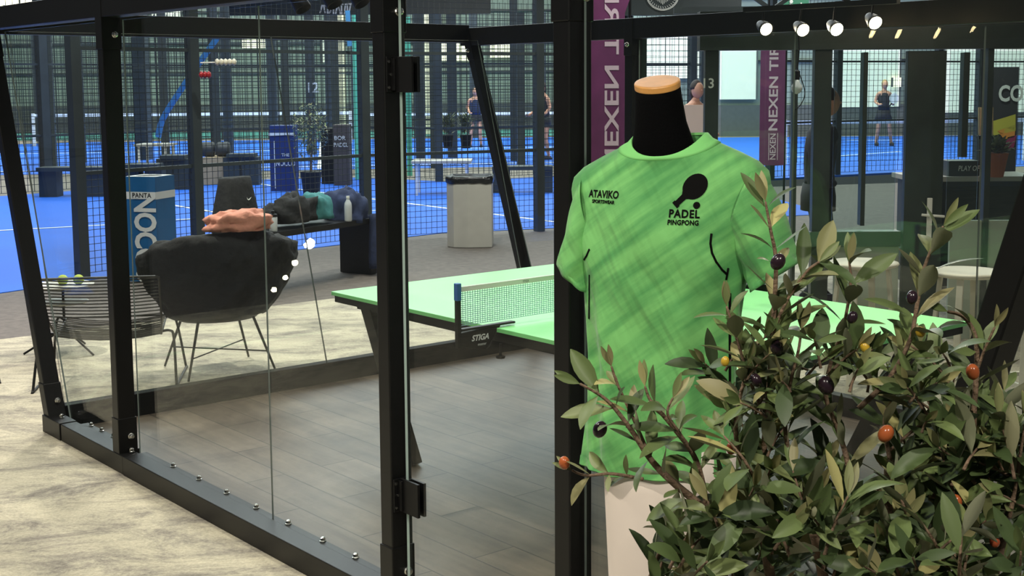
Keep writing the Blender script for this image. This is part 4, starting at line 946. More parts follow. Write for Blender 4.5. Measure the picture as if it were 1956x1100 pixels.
# ------------------------------------------------------------------ people
def limb(b, pts, rs, n=10): b.tube(smoothpath([Vector(p) for p in pts], 4), [rs[min(int(i/4), len(rs)-2)]*(1-(i % 4)/4)+rs[min(int(i/4)+1, len(rs)-1)]*((i % 4)/4) for i in range((len(pts)-1)*4+1)], n)
def skin_body(name, joints, edges, m, parent, origin):
    me = bpy.data.meshes.new(name); me.from_pydata([tuple(Vector(p)) for p, r in joints], edges, []); me.materials.append(m)
    o = bpy.data.objects.new(name, me); COL.objects.link(o); o.parent = parent; o.location = (0, 0, 0)
    o.modifiers.new('skin', 'SKIN'); sv = me.skin_vertices[0].data
    for i, (p, r) in enumerate(joints): sv[i].radius = (r[0], r[1]) if isinstance(r, tuple) else (r, r)
    sv[0].use_root = True
    s_ = o.modifiers.new('sub', 'SUBSURF'); s_.levels = 2; s_.render_levels = 2
    return o
def person(c, face, h, label, top_m, bot_m, hair_m, arms=((.26, .16, 1.05), (.16, .34, 1.02)), legs=None, skirt=False, bare=True):
    f = Vector((math.sin(face), math.cos(face), 0)); r_ = Vector((f.y, -f.x, 0)); s_ = h/1.75
    o = empty('person', c, label, 'person')
    def Q(x, y, z): return (r_*x+f*y+DZ*z)*s_
    J = [(Q(0, 0, .95), (.14, .10)), (Q(0, .0, 1.12), (.125, .09)), (Q(0, .02, 1.32), (.15, .10)), (Q(0, .02, 1.45), (.10, .07)), (Q(0, .03, 1.52), .05), (Q(0, .05, 1.58), .055)]
    E_ = [(0, 1), (1, 2), (2, 3), (3, 4), (4, 5)]
    for sg, ar in ((-1, arms[0]), (1, arms[1])):
        k_ = len(J); J += [(Q(sg*.17, .02, 1.42), .05), (Q(sg*.24, .0, 1.20), .042), (Q(sg*ar[0], ar[1], ar[2]), .034), (Q(sg*(ar[0]-.06), ar[1]+.10, ar[2]+.02), .03)]
        E_ += [(3, k_), (k_, k_+1), (k_+1, k_+2), (k_+2, k_+3)]
    L_ = legs or (((.13, .06, .50), (.16, -.02, .08)), ((.13, .06, .50), (.16, -.02, .08)))
    for sg, (kn, an) in ((-1, L_[0]), (1, L_[1])):
        k_ = len(J); J += [(Q(sg*.10, 0, .88), .085), (Q(sg*kn[0], kn[1], kn[2]), .058), (Q(sg*an[0], an[1], an[2]), .038), (Q(sg*an[0], an[1]+.12, .04), .036)]
        E_ += [(0, k_), (k_, k_+1), (k_+1, k_+2), (k_+2, k_+3)]
    skin_body('body', J, E_, M_SKIN if bare else bot_m, o, c)
    cw = Vector(c)
    b = MB(); hc = cw+Q(0, .07, 1.665)
    b.rings([[hc+r_*(.078*s_*math.sin(t)*math.cos(p))+f*(.095*s_*math.sin(t)*math.sin(p))+DZ*(-.115*s_*math.cos(t)) for p in [2*math.pi*i/16 for i in range(16)]] for t in [math.pi*j/10+.001 for j in range(11)]])
    b.lathe(hc+f*.085*s_-DZ*.005, [(.014, 0), (.006, .022)], 8, f)   # nose
    b.build('head', M_SKIN, o, smooth=True)
    b = MB(); b.rings([[hc-f*.012+DZ*.015+r_*(.088*s_*math.sin(t)*math.cos(p))+f*(.092*s_*math.sin(t)*math.sin(p)-.01)+DZ*(.125*s_*math.cos(t)) for p in [2*math.pi*i/16 for i in range(16)]] for t in [math.pi*.5*j/8+.001 for j in range(9)]])
    b.rings([[hc-f*.07*s_+DZ*(.02-z)+r_*(.07*s_*math.cos(p)*k_)+f*(.04*s_*math.sin(p)*k_) for p in [2*math.pi*i/12 for i in range(12)]] for z, k_ in ((0, 1.0), (.08, 1.0), (.16, .5))])
    b.build('hair', hair_m, o, smooth=True)
    b = MB(); b.rings([[cw+Q(a_*math.cos(t), d_*math.sin(t)+.01, z) for t in [2*math.pi*i/24 for i in range(24)]] for z, a_, d_ in ((.98, .165, .125), (1.12, .145, .11), (1.3, .17, .125), (1.42, .165, .105), (1.47, .10, .075))]); b.build('top', top_m, o, smooth=True)
    if skirt:
        b = MB(); b.rings([[cw+Q(a_*math.cos(t)*(1+.04*math.sin(8*t)), d_*math.sin(t), z) for t in [2*math.pi*i/32 for i in range(32)]] for z, a_, d_ in ((.70, .25, .19), (.85, .20, .15), (1.0, .165, .125))]); b.build('skirt', bot_m, o, smooth=True)
    else:
        b = MB(); b.rings([[cw+Q(a_*math.cos(t), d_*math.sin(t), z) for t in [2*math.pi*i/24 for i in range(24)]] for z, a_, d_ in ((.78, .19, .14), (.9, .185, .14), (1.0, .165, .125))]); b.build('shorts', bot_m, o, smooth=True)
    for sg, (kn, an) in ((-1, L_[0]), (1, L_[1])):
        b = MB(); q_ = cw+Q(sg*an[0], an[1]+.05, .05); b.rings([[q_+r_*(.045*math.cos(t)*k_)+f*(.13*math.sin(t)*k_)+DZ*z for t in [2*math.pi*i/16 for i in range(16)]] for z, k_ in ((-.05, 1), (.0, 1), (.05, .6))]); b.build('shoe', M_DRESS, o, smooth=True)
    return o
pl = gnd(1686, 279); pl.z = .006
person(pl, R(178), 1.72, 'woman in black sleeveless dress playing padel behind the right net', M_DRESS, M_DRESS, M_HAIRB, arms=((.20, .20, 1.12), (.20, .22, 1.12)), legs=(((.16, .06, .48), (.24, -.02, .08)), ((.14, .02, .48), (.16, -.08, .08))), skirt=True)
rk = empty('padel_racket', pl+Vector((.02, -.42, 1.1)), 'white padel racket held by the woman in black', 'racket')
b = MB(); c_ = pl+Vector((.17, -.36, 1.27)); b.rings([[c_+Vector((.12*math.cos(t), y, .14*math.sin(t))) for t in [2*math.pi*i/24 for i in range(24)]] for y in (-.018, .018)]); b.build('racket_face', M_WHITE, rk)
b = MB(); b.tube([c_+Vector((-.05, 0, -.12)), c_+Vector((-.13, .0, -.21))], .018); b.build('handle', M_BLACK2, rk)
p2 = at(1326, 178, 17.5); p2.z = 0
person(p2, R(150), 1.72, 'dark haired person with glasses standing behind the pale notice board', M_DRESS, M_DRESS, M_HAIRD)
p3 = at(1040, 190, 30); p3.z = 0  # dark reflected silhouette, built as a solid figure
person(p3, R(-120), 1.72, 'reflected dark silhouette modelled as a person behind the near court fence post', M_DRESS, M_DRESS, M_HAIRD)
p4 = at(908, 200, 36); p4.z = 0
person(p4, R(180), 1.6, 'small distant player on the blue court above the waste bin', M_NAVY, M_DRESS, M_HAIRD)
p5 = at(1566, 215, 10.2); p5.z = 0  # hooded figure seen as a reflection, built as a solid person
person(p5, R(90), 1.66, 'reflection of a person in dark hooded jacket modelled behind the partition post', M_DRESS, M_DRESS, M_HAIRD, arms=((.25, .0, 1.0), (.25, .0, 1.0)), bare=False)
# pale notice board in front of person 2
nbp = at(1322, 225, 16.8); nbo = empty('notice_board', (nbp.x, nbp.y, 0), 'pale pink notice board on a post right of the mannequin neck', 'board')
b = MB(); b.box((nbp.x, nbp.y, 1.15), .30, .03, .60); b.build('panel', mat('pale pink card', (226, 200, 186), .6), nbo)
b = MB(); b.box((nbp.x, nbp.y+.03, .5), .05, .03, 1.0); b.build('stand', M_DARK, nbo)

# ------------------------------------------------------------------ banners
def banner(name, px0, px1, py0, py1, Y, txt, size, mirror, label, flare=0):
    a_ = at(px0, py1, Y); c_ = at(px1, py0, Y); zt_ = c_.z; zb = a_.z
    o = empty('banner', (a_.x, Y, 0), label, 'banner', 'purple banners')
    b = MB(); wd = c_.x-a_.x; n_ = 14
    for k_ in range(n_):
        z0_ = zb+(zt_-zb)*k_/n_; z1_ = zb+(zt_-zb)*(k_+1)/n_
        e0_ = flare*max(0, (k_/n_-.8)/.2); e1_ = flare*max(0, ((k_+1)/n_-.8)/.2)
        b.hexa([(a_.x, Y, z0_), (a_.x+wd+e0_, Y, z0_), (a_.x+wd+e0_, Y+.006, z0_), (a_.x, Y+.006, z0_), (a_.x, Y, z1_), (a_.x+wd+e1_, Y, z1_), (a_.x+wd+e1_, Y+.006, z1_), (a_.x, Y+.006, z1_)])
    b.build('cloth', M_PURPLE, o)
    b = MB(); b.tube([(a_.x+wd+flare*.2+.012, Y+.03, 0), (a_.x+wd+flare*.2+.012, Y+.03, zt_)], .012); b.lathe(Vector((a_.x+wd, Y+.03, 0)), [(.16, 0), (.16, .02), (.03, .03)], 20); b.build('pole', M_BLACK2, o)
    return o, a_, wd, zb, zt_
bo, a_, wd, zb, zt_ = banner('b1', 1126, 1194, -60, 330, 10.2, '', 0, True, 'purple banner with reversed white lettering right of the black door post', .14)
x_ = at(1167, 150, 10.19).x
z1_ = at(1167, 305, 10.19).z; z2_ = at(1167, -22, 10.19).z
vs, fs = text_geo('NEXEN TIRE', .2, .004); xs = [v.x for v in vs]; L_ = max(xs)-min(xs); kx = (z2_-z1_+.10)/L_; hh = max(v.y for v in vs)-min(v.y for v in vs); ky = (at(1182, 200, 10.19).x-at(1155, 200, 10.19).x)/hh
b = MB(); b.add([Vector((x_+v.y*ky, 10.195, (z1_+z2_)/2-.05+v.x*kx)) for v in vs], fs); b.build('banner_lettering', M_BANNERTXT, bo)
bo, a_, wd, zb, zt_ = banner('b2', 1450, 1502, 20, 316, 13.6, '', 0, False, 'purple banner with upright white lettering above the shirt sleeve', .0)
x_ = at(1479, 150, 13.59).x; z1_ = at(1479, 250, 13.59).z; z2_ = at(1479, 72, 13.59).z; ky = (at(1488, 200, 13.59).x-at(1471, 200, 13.59).x)/hh; kx = (z2_-z1_)/L_
b = MB(); b.add([Vector((x_-v.y*ky, 13.595, (z1_+z2_)/2+v.x*kx)) for v in vs], fs); b.build('banner_lettering', M_BANNERTXT, bo)
zc = at(1479, 280, 13.59).z; lettering('banner_lettering', 'NEXEN', .085, (x_, 13.598, zc), DZ, Vector((-1, 0, 0)), M_BANNERTXT, bo, .001, depth=.002)
b = MB()
for dx in (-.045, .045): b.box((x_+dx, 13.596, zc), .006, .002, .28)
b.build('logo_frame', M_BANNERTXT, bo)

# ------------------------------------------------------------------ dark partition on the right with door, stools in front
PY = 8.75
part = empty('partition', (2.4, PY, 0), 'dark green framed glass partition with a door behind the ping pong table', 'partition')
def prect(x0, x1, y0, y1, name, m=M_GREENDARK, th=.08, Y=PY, par=None):
    a_ = at(x0, y1, Y); c_ = at(x1, y0, Y); b = MB(); z0_ = 0 if y1 > 700 else a_.z
    b.box(((a_.x+c_.x)/2, Y, (z0_+c_.z)/2), c_.x-a_.x, th, c_.z-z0_); return b.build(name, m, par or part, bevel=.003)
for (x0, x1) in ((1200, 1234), (1340, 1372), (1504, 1524), (1543, 1588), (1875, 1886)): prect(x0, x1, 60, 705, 'stile')
prect(1640, 1656, 100, 430, 'mullion', Y=PY+.05); prect(1832, 1850, 100, 300, 'mullion', Y=PY+.05)
prect(1334, 2040, 18, 97, 'header', th=.14, Y=PY-.02); prect(1543, 1716, 440, 470, 'sill', th=.12)
prect(1588, 1716, 470, 705, 'lower_panel', mat('grey green panel', (158, 168, 152), .5), .03); prect(1805, 1960, 420, 705, 'lower_panel', mat('grey green panel', (158, 168, 152), .5), .03)
dr = prect(1716, 1806, 97, 705, 'door_leaf', th=.06, Y=PY-.04)
a_ = at(1775, 430, PY-.08)
b = MB(); h0 = at(1775, 378, PY-.09); h1 = at(1775, 458, PY-.09); b.box((h0+h1)/2, .035, .012, (h0-h1).length); b.build('handle_plate', M_WHITE, dr, bevel=.004)
b = MB(); hz = at(1775, 412, PY-.12); b.tube([hz+Vector((.0, .03, 0)), hz, hz+Vector((-.05, 0, .006)), hz+Vector((.10, 0, -.006))], .009); b.build('door_handle', M_WHITE, dr)
def pglass(x0, x1, y0, y1): 
    a_ = at(x0, y1, PY+.02); c_ = at(x1, y0, PY+.02)
    return pane([a_, Vector((c_.x, a_.y, a_.z)), c_, Vector((a_.x, c_.y, c_.z))], .006, 'pane', M_GLASSG, part)
pglass(1588, 1716, 97, 440); pglass(1806, 1875, 97, 420); pglass(1372, 1504, 97, 700); pglass(1886, 1990, 97, 420)
# truss above the partition header
b = MB(); tz0 = at(1600, 18, PY+1).z; 
for x0 in range(12): b.bar((1.6+x0*.32, PY+1, tz0+(.0 if x0 % 2 else .22)), (1.6+(x0+1)*.32, PY+1, tz0+(.22 if x0 % 2 else 0)), .03, .03)
b.bar((1.2, PY+1, tz0), (5.6, PY+1, tz0), .05, .05); b.bar((1.2, PY+1, tz0+.24), (5.6, PY+1, tz0+.24), .06, .06)
b.build('truss', M_DARK, part)
def stool(px, py, Y, label):
    t_ = at(px, py, Y); c_ = Vector((t_.x, t_.y, 0)); o = empty('bar_stool', c_, label, 'stool', 'cream bar stools'); z = t_.z
    b = MB(); b.lathe(c_+DZ*(z-.028), [(.16, 0), (.185, .008), (.195, .02), (.19, .028), (.17, .030)], 40); b.build('seat', M_TWHITE, o, smooth=True)
    for k_ in range(4):
        a_ = R(45+90*k_+12); d_ = Vector((math.cos(a_), math.sin(a_), 0)); b = MB(); b.bar(c_+d_*.14+DZ*(z-.03), c_+d_*.21, .035, .022, d_); b.build('leg', M_TWHITE, o, bevel=.003)
    b = MB(); pts = [c_+Vector((math.cos(R(57+90*k_)), math.sin(R(57+90*k_)), 0))*.185+DZ*.28 for k_ in range(5)]
    for q0, q1 in zip(pts, pts[1:]): b.bar(q0, q1, .02, .02)
    b.build('foot_rail', M_TWHITE, o)
stool(1650, 500, 7.35, 'round cream bar stool left of the two behind the ping pong table')
stool(1848, 517, 6.98, 'round cream bar stool right of the two, beside the leaning black post')
stool(1975, 560, 6.3, 'round cream bar stool mostly hidden at the right edge of the photo')

# ------------------------------------------------------------------ small things in the distance
def boxthing(name, px0, px1, py0, py1, Y, dep, m, label, cat, group=None, base=None):
    a_ = at(px0, py1, Y); c_ = at(px1, py0, Y); b = MB(); z0_ = a_.z if base is None else base
    b.box(((a_.x+c_.x)/2, Y+dep/2, (z0_+c_.z)/2), c_.x-a_.x, dep, c_.z-z0_); return tag(b.build(name, m, None, bevel=.01, origin=((a_.x+c_.x)/2, Y+dep/2, z0_)), label, cat, group)
# second deposit bin
q0 = at(537, 240, 21.5); nb2 = empty('deposit_bin', (q0.x, 21.7, 0), 'distant navy deposit bin with white band on the far walkway', 'bin')
b = MB(); b.box((q0.x, 21.7, q0.z/2), .40, .4, q0.z); b.build('bin_body', M_NAVYBOX, nb2)
b = MB(); b.box((q0.x, 21.49, q0.z-.14), .41, .01, .045); b.box((q0.x-.12, 21.49, q0.z/2-.1), .012, .01, q0.z-.3); b.build('white_band', M_LETTER, nb2)
lettering('bin_lettering', 'NOCCO', .12, (q0.x+.06, 21.485, q0.z-.62), Vector((1, 0, 0)), DZ, M_LETTER, nb2, .002, sx=.7); lettering('bin_lettering', 'THE', .07, (q0.x+.06, 21.485, q0.z-.48), Vector((1, 0, 0)), DZ, M_LETTER, nb2, .001)
# potted tree
pt_ = at(594, 330, 21.0); tr = empty('potted_tree', (pt_.x, 21.0, 0), 'leafy potted tree in a dark pot between the navy bin and the dark box', 'potted tree')
ptz = at(594, 275, 21).z
b = MB(); b.lathe(Vector((pt_.x, 21, 0)), [(.13, 0), (.17, .35), (.16, .36)], 20); b.build('pot', M_BLACK2, tr)
b = MB(); b.tube([(pt_.x, 21, .3), (pt_.x+.02, 21, .8), (pt_.x, 21, 1.35)], [.02, .015, .008]); b.build('trunk', M_BRANCH, tr)
f2 = Foliage(); r2 = random.Random(3)
for k_ in range(650):
    v = Vector((r2.gauss(0, 1), r2.gauss(0, 1), r2.gauss(0, 1))).normalized()*r2.random()**.4
    f2.leaf(Vector((pt_.x+v.x*.29, 21+v.y*.27, 1.02+v.z*.50)), Vector((r2.uniform(-1, 1), r2.uniform(-1, 1), r2.uniform(-.6, 1))), DZ, .075, .026, .4, r2.uniform(.2, 1))
f2.build('foliage', M_LEAF, tr)
def small_plant(px, py, Y, label, h=.5, potm=M_BLACK2, leafn=140, sp=.15, potw=.11, poth=.25):
    c_ = at(px, py, Y); o = empty('potted_plant', c_, label, 'potted plant'); b = MB(); b.lathe(c_, [(potw*.75, 0), (potw, poth), (potw*.9, poth)], 18); b.build('pot', potm, o)
    f = Foliage(); r_ = random.Random(int(px))
    for k_ in range(leafn):
        a_ = r_.uniform(0, 6.28); d_ = Vector((math.cos(a_)*r_.uniform(.2, 1), math.sin(a_)*r_.uniform(.2, 1), r_.uniform(.5, 1.4)))
        f.leaf(c_+DZ*(poth+r_.uniform(0, h*.4))+Vector((r_.uniform(-sp, sp)*.5, r_.uniform(-sp, sp)*.5, 0)), d_, DZ, h*r_.uniform(.2, .38), .03, r_.uniform(.2, 1.2), r_.uniform(.1, .8))
    f.build('foliage', M_LEAF, o)
# dark display boxes with lettering
o = boxthing('display_box', 614, 637, 245, 335, 23.0, .4, M_BLACK2, 'narrow dark box beside the potted tree', 'box', base=0)
o = boxthing('display_box', 638, 666, 238, 335, 22.6, .4, mat('dark brown board', (66, 58, 54), .6), 'dark box with small white lettering beside the green-edged glass', 'box', base=0)
c_ = at(649, 264, 22.59); lettering('box_lettering', 'BOR', .10, c_-o.location+Vector(o.location), Vector((1, 0, 0)), DZ, M_LETTER, None).parent = None
for ob in [x for x in bpy.data.objects if x.name.startswith('box_lettering') and x.parent is None]:
    ob.parent = o; ob.location = -Vector(o.location)
c2 = at(651, 277, 22.58); t2 = lettering('box_lettering', 'PADEL', .10, c2, Vector((1, 0, 0)), DZ, M_LETTER, None, sx=.85); t2.parent = o; t2.location = -Vector(o.location)
# pallet crate with two dark rolls
crate = boxthing('crate', 388, 446, 300, 340, 23.0, .7, mat('raw timber', (170, 150, 120), .8, noise_amt=.1), 'timber crate holding two dark rolls on the far walkway', 'crate', base=0)
for i, px in enumerate((399, 428)):
    c_ = at(px, 285, 23.2); b = MB(); b.lathe(c_-Vector((.14, 0, 0)), [(.02, 0), (.12, .02), (.13, .06), (.13, .21), (.12, .235), (.02, .25)], 24, Vector((1, 0, 0))); tag(b.build('cushion_roll', mat('grey black vinyl', (52, 54, 56), .5), None, smooth=True, origin=c_-DZ*.13), ('dark roll, left of two on the timber crate', 'dark roll, right of two on the timber crate')[i], 'roll', 'dark rolls on the timber crate')
# benches far away
def fbench(px0, px1, py, Y, label, m=M_DARK):
    a_ = at(px0, py, Y); c_ = at(px1, py, Y); o = empty('court_bench', ((a_.x+c_.x)/2, Y, 0), label, 'bench', 'dark benches beside the courts'); z = (a_.z+c_.z)/2; W_ = c_.x-a_.x
    b = MB(); b.box(((a_.x+c_.x)/2, Y+.2, z-.03), W_, .4, .06); b.build('seat', m, o)
    for x in (a_.x+.15*W_, c_.x-.15*W_): b = MB(); b.box((x, Y+.2, (z-.06)/2), .28, .3, z-.06); b.build('leg', m, o)
fbench(68, 196, 320, 20.6, 'dark bench between the leaning post and the upright post')
fbench(236, 300, 314, 21.2, 'dark bench above the blue deposit bin')
fbench(432, 484, 294, 22.8, 'dark bench right of the timber crate')
fbench(940, 1056, 318, 20.8, 'dark bench beyond the leaning far post')
fbench(305, 352, 297, 21.9, 'dark bench left of the near fence post')
def ftable(px0, px1, py, Y, label):
    a_ = at(px0, py, Y); c_ = at(px1, py, Y); o = empty('trestle_table', ((a_.x+c_.x)/2, Y, 0), label, 'table', 'grey trestle tables'); z = a_.z; W_ = c_.x-a_.x
    b = MB(); b.box(((a_.x+c_.x)/2, Y+.35, z-.02), W_, .7, .04); b.build('table_top', M_GREY, o)
    for x in (a_.x+.08, c_.x-.08):
        for dy in (.06, .64): b = MB(); b.bar((x, Y+dy, 0), (x, Y+dy, z-.03), .035, .035, Vector((0, 1, 0))); b.build('leg', M_WHITE, o)
ftable(785, 900, 308, 20.4, 'grey trestle table with white legs above the waste bin')
ftable(255, 322, 276, 25.0, 'white framed trestle table on the far court edge')
small_plant(856, 283, 24.4, 'leafy plant in a dark pot, left of two above the waste bin', .7)
small_plant(890, 283, 24.3, 'leafy plant in a dark pot, right of two above the waste bin', .7)
# pillars on the far wall
for (x0, x1, Y, m, lab) in ((815, 842, 45.5, M_CREAM, None), (640, 663, 45.5, M_CREAM, None), (138, 162, 30, M_DARK, 'x'), (588, 604, 33, M_DARK, 'number'), (625, 636, 33, M_DARK, 'x'), (262, 288, 31, M_DARK, 'x'), (517, 532, 34, M_DARK, 'x'), (795, 812, 29, M_DARK, 'x'), (856, 874, 31, M_DARK, 'x'), (975, 990, 29.5, M_DARK, 'x'), (430, 446, 32, M_DARK, 'x')):
    a_ = at(x0, 300, Y); c_ = at(x1, 300, Y); b = MB(); b.box(((a_.x+c_.x)/2, Y, 3.2), c_.x-a_.x, c_.x-a_.x, 6.4)
    where = {815: 'cream pillar seen above the trestle table', 640: 'cream pillar seen behind the dark boxes', 138: 'dark steel column at the left near the leaning post', 588: 'dark steel column with the white number 12', 625: 'slim dark column right of the number 12 column', 262: 'dark steel column above the blue deposit bin', 517: 'dark column above the navy bin', 795: 'dark column just right of the door hinge', 856: 'dark column behind the two potted plants', 975: 'dark column beyond the leaning far post', 430: 'dark column behind the white beads'}[x0]
    o = tag(b.build('pillar', m, None, origin=((a_.x+c_.x)/2, Y, 0)), where, 'pillar', 'hall columns')
    if lab == 'number':
        c2 = at(596, 168, Y-.25); t2 = lettering('number', '12', .34, c2, Vector((1, 0, 0)), DZ, M_LETTER, None, .006); t2.parent = o; t2.location = -Vector(o.location)
t2 = lettering('number', '13', .09, at(1352, 160, PY-.13), Vector((1, 0, 0)), DZ, M_LETTER, part, .001)
# score counters on the near fence
sc_ = empty('score_counter', at(385, 118, 12.6), 'ivory and red scoring beads on rods at the near fence post', 'score counter')
q0 = at(383, 120, 12.6); b = MB(); b.tube([q0, at(452, 118, 12.6)], .006); b.build('rod', M_BEAD, sc_)
for k_ in range(5): b = MB(); c_ = at(415+k_*8, 118.5, 12.6); b.lathe(c_, [(.001, -.02), (.022, -.018), (.034, 0), (.022, .018), (.001, .02)], 16, Vector((1, 0, 0))); b.build('ivory_bead', M_BEAD, sc_, smooth=True)
b = MB(); b.tube([at(380, 143, 12.55), at(402, 143, 12.55)], .006); b.build('rod', M_RED, sc_)
for k_ in range(3): b = MB(); c_ = at(385+k_*7, 143, 12.55); b.lathe(c_, [(.001, -.02), (.022, -.018), (.036, 0), (.022, .018), (.001, .02)], 16, Vector((1, 0, 0))); b.build('red_bead', M_RED, sc_, smooth=True)
# blue reflection, built as a solid diagonal band at the fence
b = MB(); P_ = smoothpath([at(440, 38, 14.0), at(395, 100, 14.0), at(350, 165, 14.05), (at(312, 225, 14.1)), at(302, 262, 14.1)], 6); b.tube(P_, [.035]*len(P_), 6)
tag(b.build('streak', M_STREAK, None, origin=P_[-1]), 'blue reflection built as a solid diagonal band across the near fence', 'streak')
b = MB(); b.bar(at(664, 20, 14.2), at(668, 88, 14.2), .05, .01); tag(b.build('streak', M_STREAK, None, origin=at(668, 88, 14.2)), 'short blue streak near the top by the glass edge', 'streak')  # bright cyan streak built as a thin solid bar
# spotlight heads at the top
for i, (px, py) in enumerate(((572, 4), (632, -4), (684, -6))):
    c_ = at(px, py, 9.5); t_ = empty('track_spotlight', c_, ('dark track spotlight head, left of three at the top edge', 'dark track spotlight head, middle of three at the top edge', 'dark track spotlight head, right of three at the top edge')[i], 'spotlight', 'track spotlights'); dv = Vector((.35, -.2, -.6)).normalized()
    b = MB(); b.lathe(c_-dv*.1, [(.05, 0), (.055, .02), (.062, .16), (.058, .165), (.052, .12)], 20, dv); b.build('head', M_BLACK2, t_, smooth=True)
    b = MB(); b.tube([c_-dv*.05, c_-dv*.05+DZ*.25], .012); b.build('stem', M_BLACK2, t_)
# round emblem board and top board
eb = at(1266, -12, 12.5); eo = empty('emblem_board', eb, 'dark hanging board with a round white emblem above the neck cap', 'board')
b = MB(); b.box(eb+Vector((.12, .03, .05)), 1.25, .03, .50); b.build('board', M_DARK, eo)
b = MB()
for r_ in (.155, .145): b.tube([eb+Vector((r_*math.cos(2*math.pi*i/40), 0, r_*math.sin(2*math.pi*i/40))) for i in range(41)], .003, 5)
for i in range(36):
    a_ = 2*math.pi*i/36; b.bar(eb+Vector((.118*math.cos(a_), 0, .118*math.sin(a_))), eb+Vector((.136*math.cos(a_+.05), 0, .136*math.sin(a_+.05))), .004, .004)
for i in range(9): b.tube([eb+Vector((-.06+.015*i, 0, -.10+.01*abs(i-4))), eb+Vector((-.05+.013*i, 0, .03))], .003, 5)
b.build('round_emblem', M_LETTER, eo)
tb_ = at(640, 14, 16.2); to = empty('sign_board', tb_, 'dark hanging sign board with white lettering at the top edge', 'sign'); b = MB(); b.box(tb_+Vector((.3, .03, .1)), 3.2, .03, .38); b.build('board', M_DARK, to)
b = MB()   # the board's lettering cannot be read in the photo: letter-like strokes only
for k_, (dx, h_, ln) in enumerate(((-.17, .10, .3), (-.13, .10, -.2), (-.09, .11, 0), (-.05, .11, .4), (-.02, .12, 0), (.02, .12, .3), (.05, .13, -.3), (.08, .13, 0), (.12, .13, .2), (.15, .14, 0), (.18, .14, .3))):
    q_ = tb_+Vector((dx, -.003, -.02)); b.bar(q_+Vector((-ln*.05, 0, -h_/2)), q_+Vector((ln*.05, 0, h_/2)), .018, .004, Vector((0, 1, 0)))
    if k_ % 2: b.bar(q_+Vector((0, 0, h_/2-.01)), q_+Vector((.03, 0, h_/2-.01)), .018, .004, Vector((0, 1, 0)))
b.build('sign_lettering', M_LETTER, to)
# exit sign
ec = at(1519, 16, 12.0); xo = empty('exit_sign', ec, 'dim green exit sign with running figure hanging at the top', 'sign')
b = MB(); b.box(ec, .24, .02, .19); b.build('plate', M_EXIT, xo, bevel=.003)
b = MB(); e_ = ec+Vector((-.04, -.014, 0)); b.lathe(e_+Vector((.0, 0, .06)), [(.016, 0), (.016, .003)], 14, Vector((0, -1, 0)))
for p0, p1, w_ in (((0, .04), (-.005, -.005), .028), ((-.005, -.005), (.03, -.025), .016), ((.03, -.025), (.025, -.065), .014), ((-.005, -.005), (-.02, -.05), .016), ((-.02, -.05), (-.05, -.055), .014), ((0, .035), (.035, .02), .012), ((0, .035), (-.035, .015), .012)):
    b.bar(e_+Vector((p0[0], 0, p0[1])), e_+Vector((p1[0], 0, p1[1])), w_, .003, Vector((0, 1, 0)))
b.bar(e_+Vector((.09, 0, .05)), e_+Vector((.09, 0, -.01)), .014, .003, Vector((0, 1, 0))); b.add([e_+Vector((.06, 0, 0)), e_+Vector((.12, 0, 0)), e_+Vector((.09, 0, -.045))], [(0, 1, 2)]); b.build('running_figure', M_LETTER, xo)
# hanging bulb with cable
hb = at(1522, 160, 8.0); ho = empty('hanging_bulb', hb, 'clear glass bulb hanging on a looped black cable', 'bulb')
b = MB(); b.lathe(hb-DZ*.03, [(.002, -.032), (.02, -.026), (.034, -.005), (.034, .015), (.018, .04), (.016, .055)], 20); b.build('bulb_glass', M_BOTTLE, ho, smooth=True)
b = MB(); b.lathe(hb+DZ*.025, [(.017, 0), (.019, .05), (.006, .06)], 14); b.build('socket', M_BLACK2, ho)
b = MB(); b.tube(smoothpath([hb+DZ*.08, hb+Vector((.01, 0, .2)), hb+Vector((.0, 0, .36))]), .004); b.tube(smoothpath([hb+Vector((.015, 0, .06)), hb+Vector((.05, 0, -.05)), hb+Vector((.03, 0, -.12)), hb+Vector((-.01, 0, -.16))]), .003); b.build('cable', M_BLACK2, ho)
# things behind the partition at the far right
bb_ = at(1915, 130, 12.0); b2o = empty('banner', (bb_.x, 12, 0), 'dark banner with large white letters and colour bands at the right', 'banner')
x0_ = at(1882, 200, 12).x; x1_ = at(1944, 200, 12).x; zt_ = at(1915, 128, 12).z; zb = at(1915, 335, 12).z
b = MB(); b.box(((x0_+x1_)/2, 12.0, (zt_+zb)/2), x1_-x0_, .01, zt_-zb); b.build('cloth', mat('charcoal banner', (44, 44, 48), .6), b2o)
lettering('banner_lettering', 'CO', .20, at(1931, 180, 11.98), Vector((1, 0, 0)), DZ, M_LETTER, b2o, .006, sx=.75)
for (pts, m) in ((((1884, 235), (1940, 218), (1940, 250), (1884, 262)), M_YEL), (((1905, 250), (1940, 238), (1938, 262), (1918, 266)), M_ORG), (((1925, 262), (1942, 258), (1936, 283), (1918, 284)), M_MAG)):
    b = MB(); b.add([at(x, y, 11.985) for x, y in pts], [(0, 1, 2, 3)]); b.build('colour_band', m, b2o)
b = MB(); b.box(Vector(((x0_+x1_)/2, 12.03, zt_/2)), .03, .02, zt_); b.build('stand', M_BLACK2, b2o)
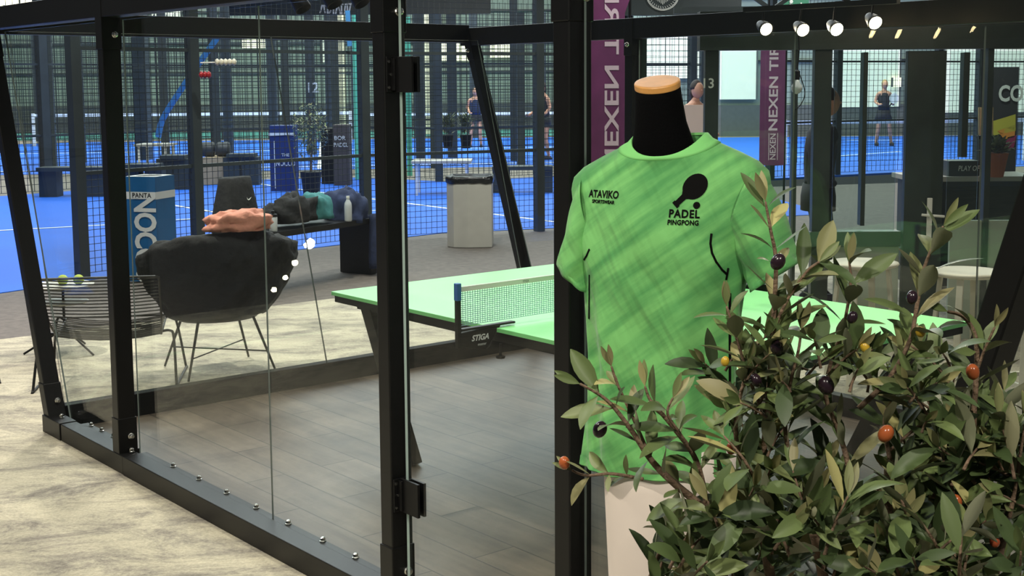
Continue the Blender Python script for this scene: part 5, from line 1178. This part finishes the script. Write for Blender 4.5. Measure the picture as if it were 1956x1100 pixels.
a_ = at(1883, 200, 11.75); cab = empty('slatted_screen', (a_.x, 11.75, 0), 'brown slatted wooden screen left of the dark letter banner', 'screen')
b = MB()
for k_ in range(9): c_ = at(1870+k_*3.2, 205, 11.75); d_ = at(1870+k_*3.2, 258, 11.75); b.bar(d_, c_, .009, .02, Vector((0, 1, 0)))
b.build('slats', M_KNOTWOOD, cab); b = MB(); b.box(at(1883, 262, 11.75), .15, .06, .03); b.box(Vector((a_.x, 11.75, .55)), .04, .04, 1.1); b.build('frame', M_BLACK2, cab)
pbx = at(1842, 322, 11.0); po_ = empty('printed_box', pbx, 'dark low box with white lettering on a grey counter at the right', 'box')
b = MB(); b.box(pbx+Vector((.0, .12, 0)), .26, .24, .13); b.build('box_body', M_DARK, po_, bevel=.004)
lettering('box_lettering', 'PLAY OF', .062, pbx+Vector((.035, -.002, .0)), Vector((1, 0, 0)), DZ, M_LETTER, po_, .0005, sx=.75, shear=.15)
ct = Vector((pbx.x, 11.1, 0)); cz = pbx.z-.065; co_ = empty('counter', ct, 'grey counter behind the partition with a dark box on it', 'counter')
b = MB(); b.box(ct+Vector((.1, .15, cz-.02)), 1.1, .6, .04); b.build('counter_top', M_GREY, co_); b = MB(); b.box(ct+Vector((.1, .18, (cz-.04)/2)), 1.0, .5, cz-.04); b.build('counter_body', M_DARK, co_)
c_ = at(1902, 336, 10.9); c_.z = cz
po2 = empty('potted_plant', c_, 'terracotta pot with green plant and flowers on the counter', 'potted plant'); b = MB(); b.lathe(c_, [(.06, 0), (.095, .19), (.10, .20), (.09, .20)], 24); b.build('pot', M_TERRA, po2, smooth=False)
f3 = Foliage(); r3 = random.Random(9)
for k_ in range(120): f3.leaf(c_+DZ*.19+Vector((r3.uniform(-.05, .05), r3.uniform(-.05, .05), r3.uniform(0, .06))), Vector((r3.uniform(-1, 1), r3.uniform(-1, 1), r3.uniform(.2, 1.2))), DZ, r3.uniform(.08, .15), .03, r3.uniform(.2, 1), r3.uniform(0, .6))
f3.build('foliage', M_LEAF, po2)
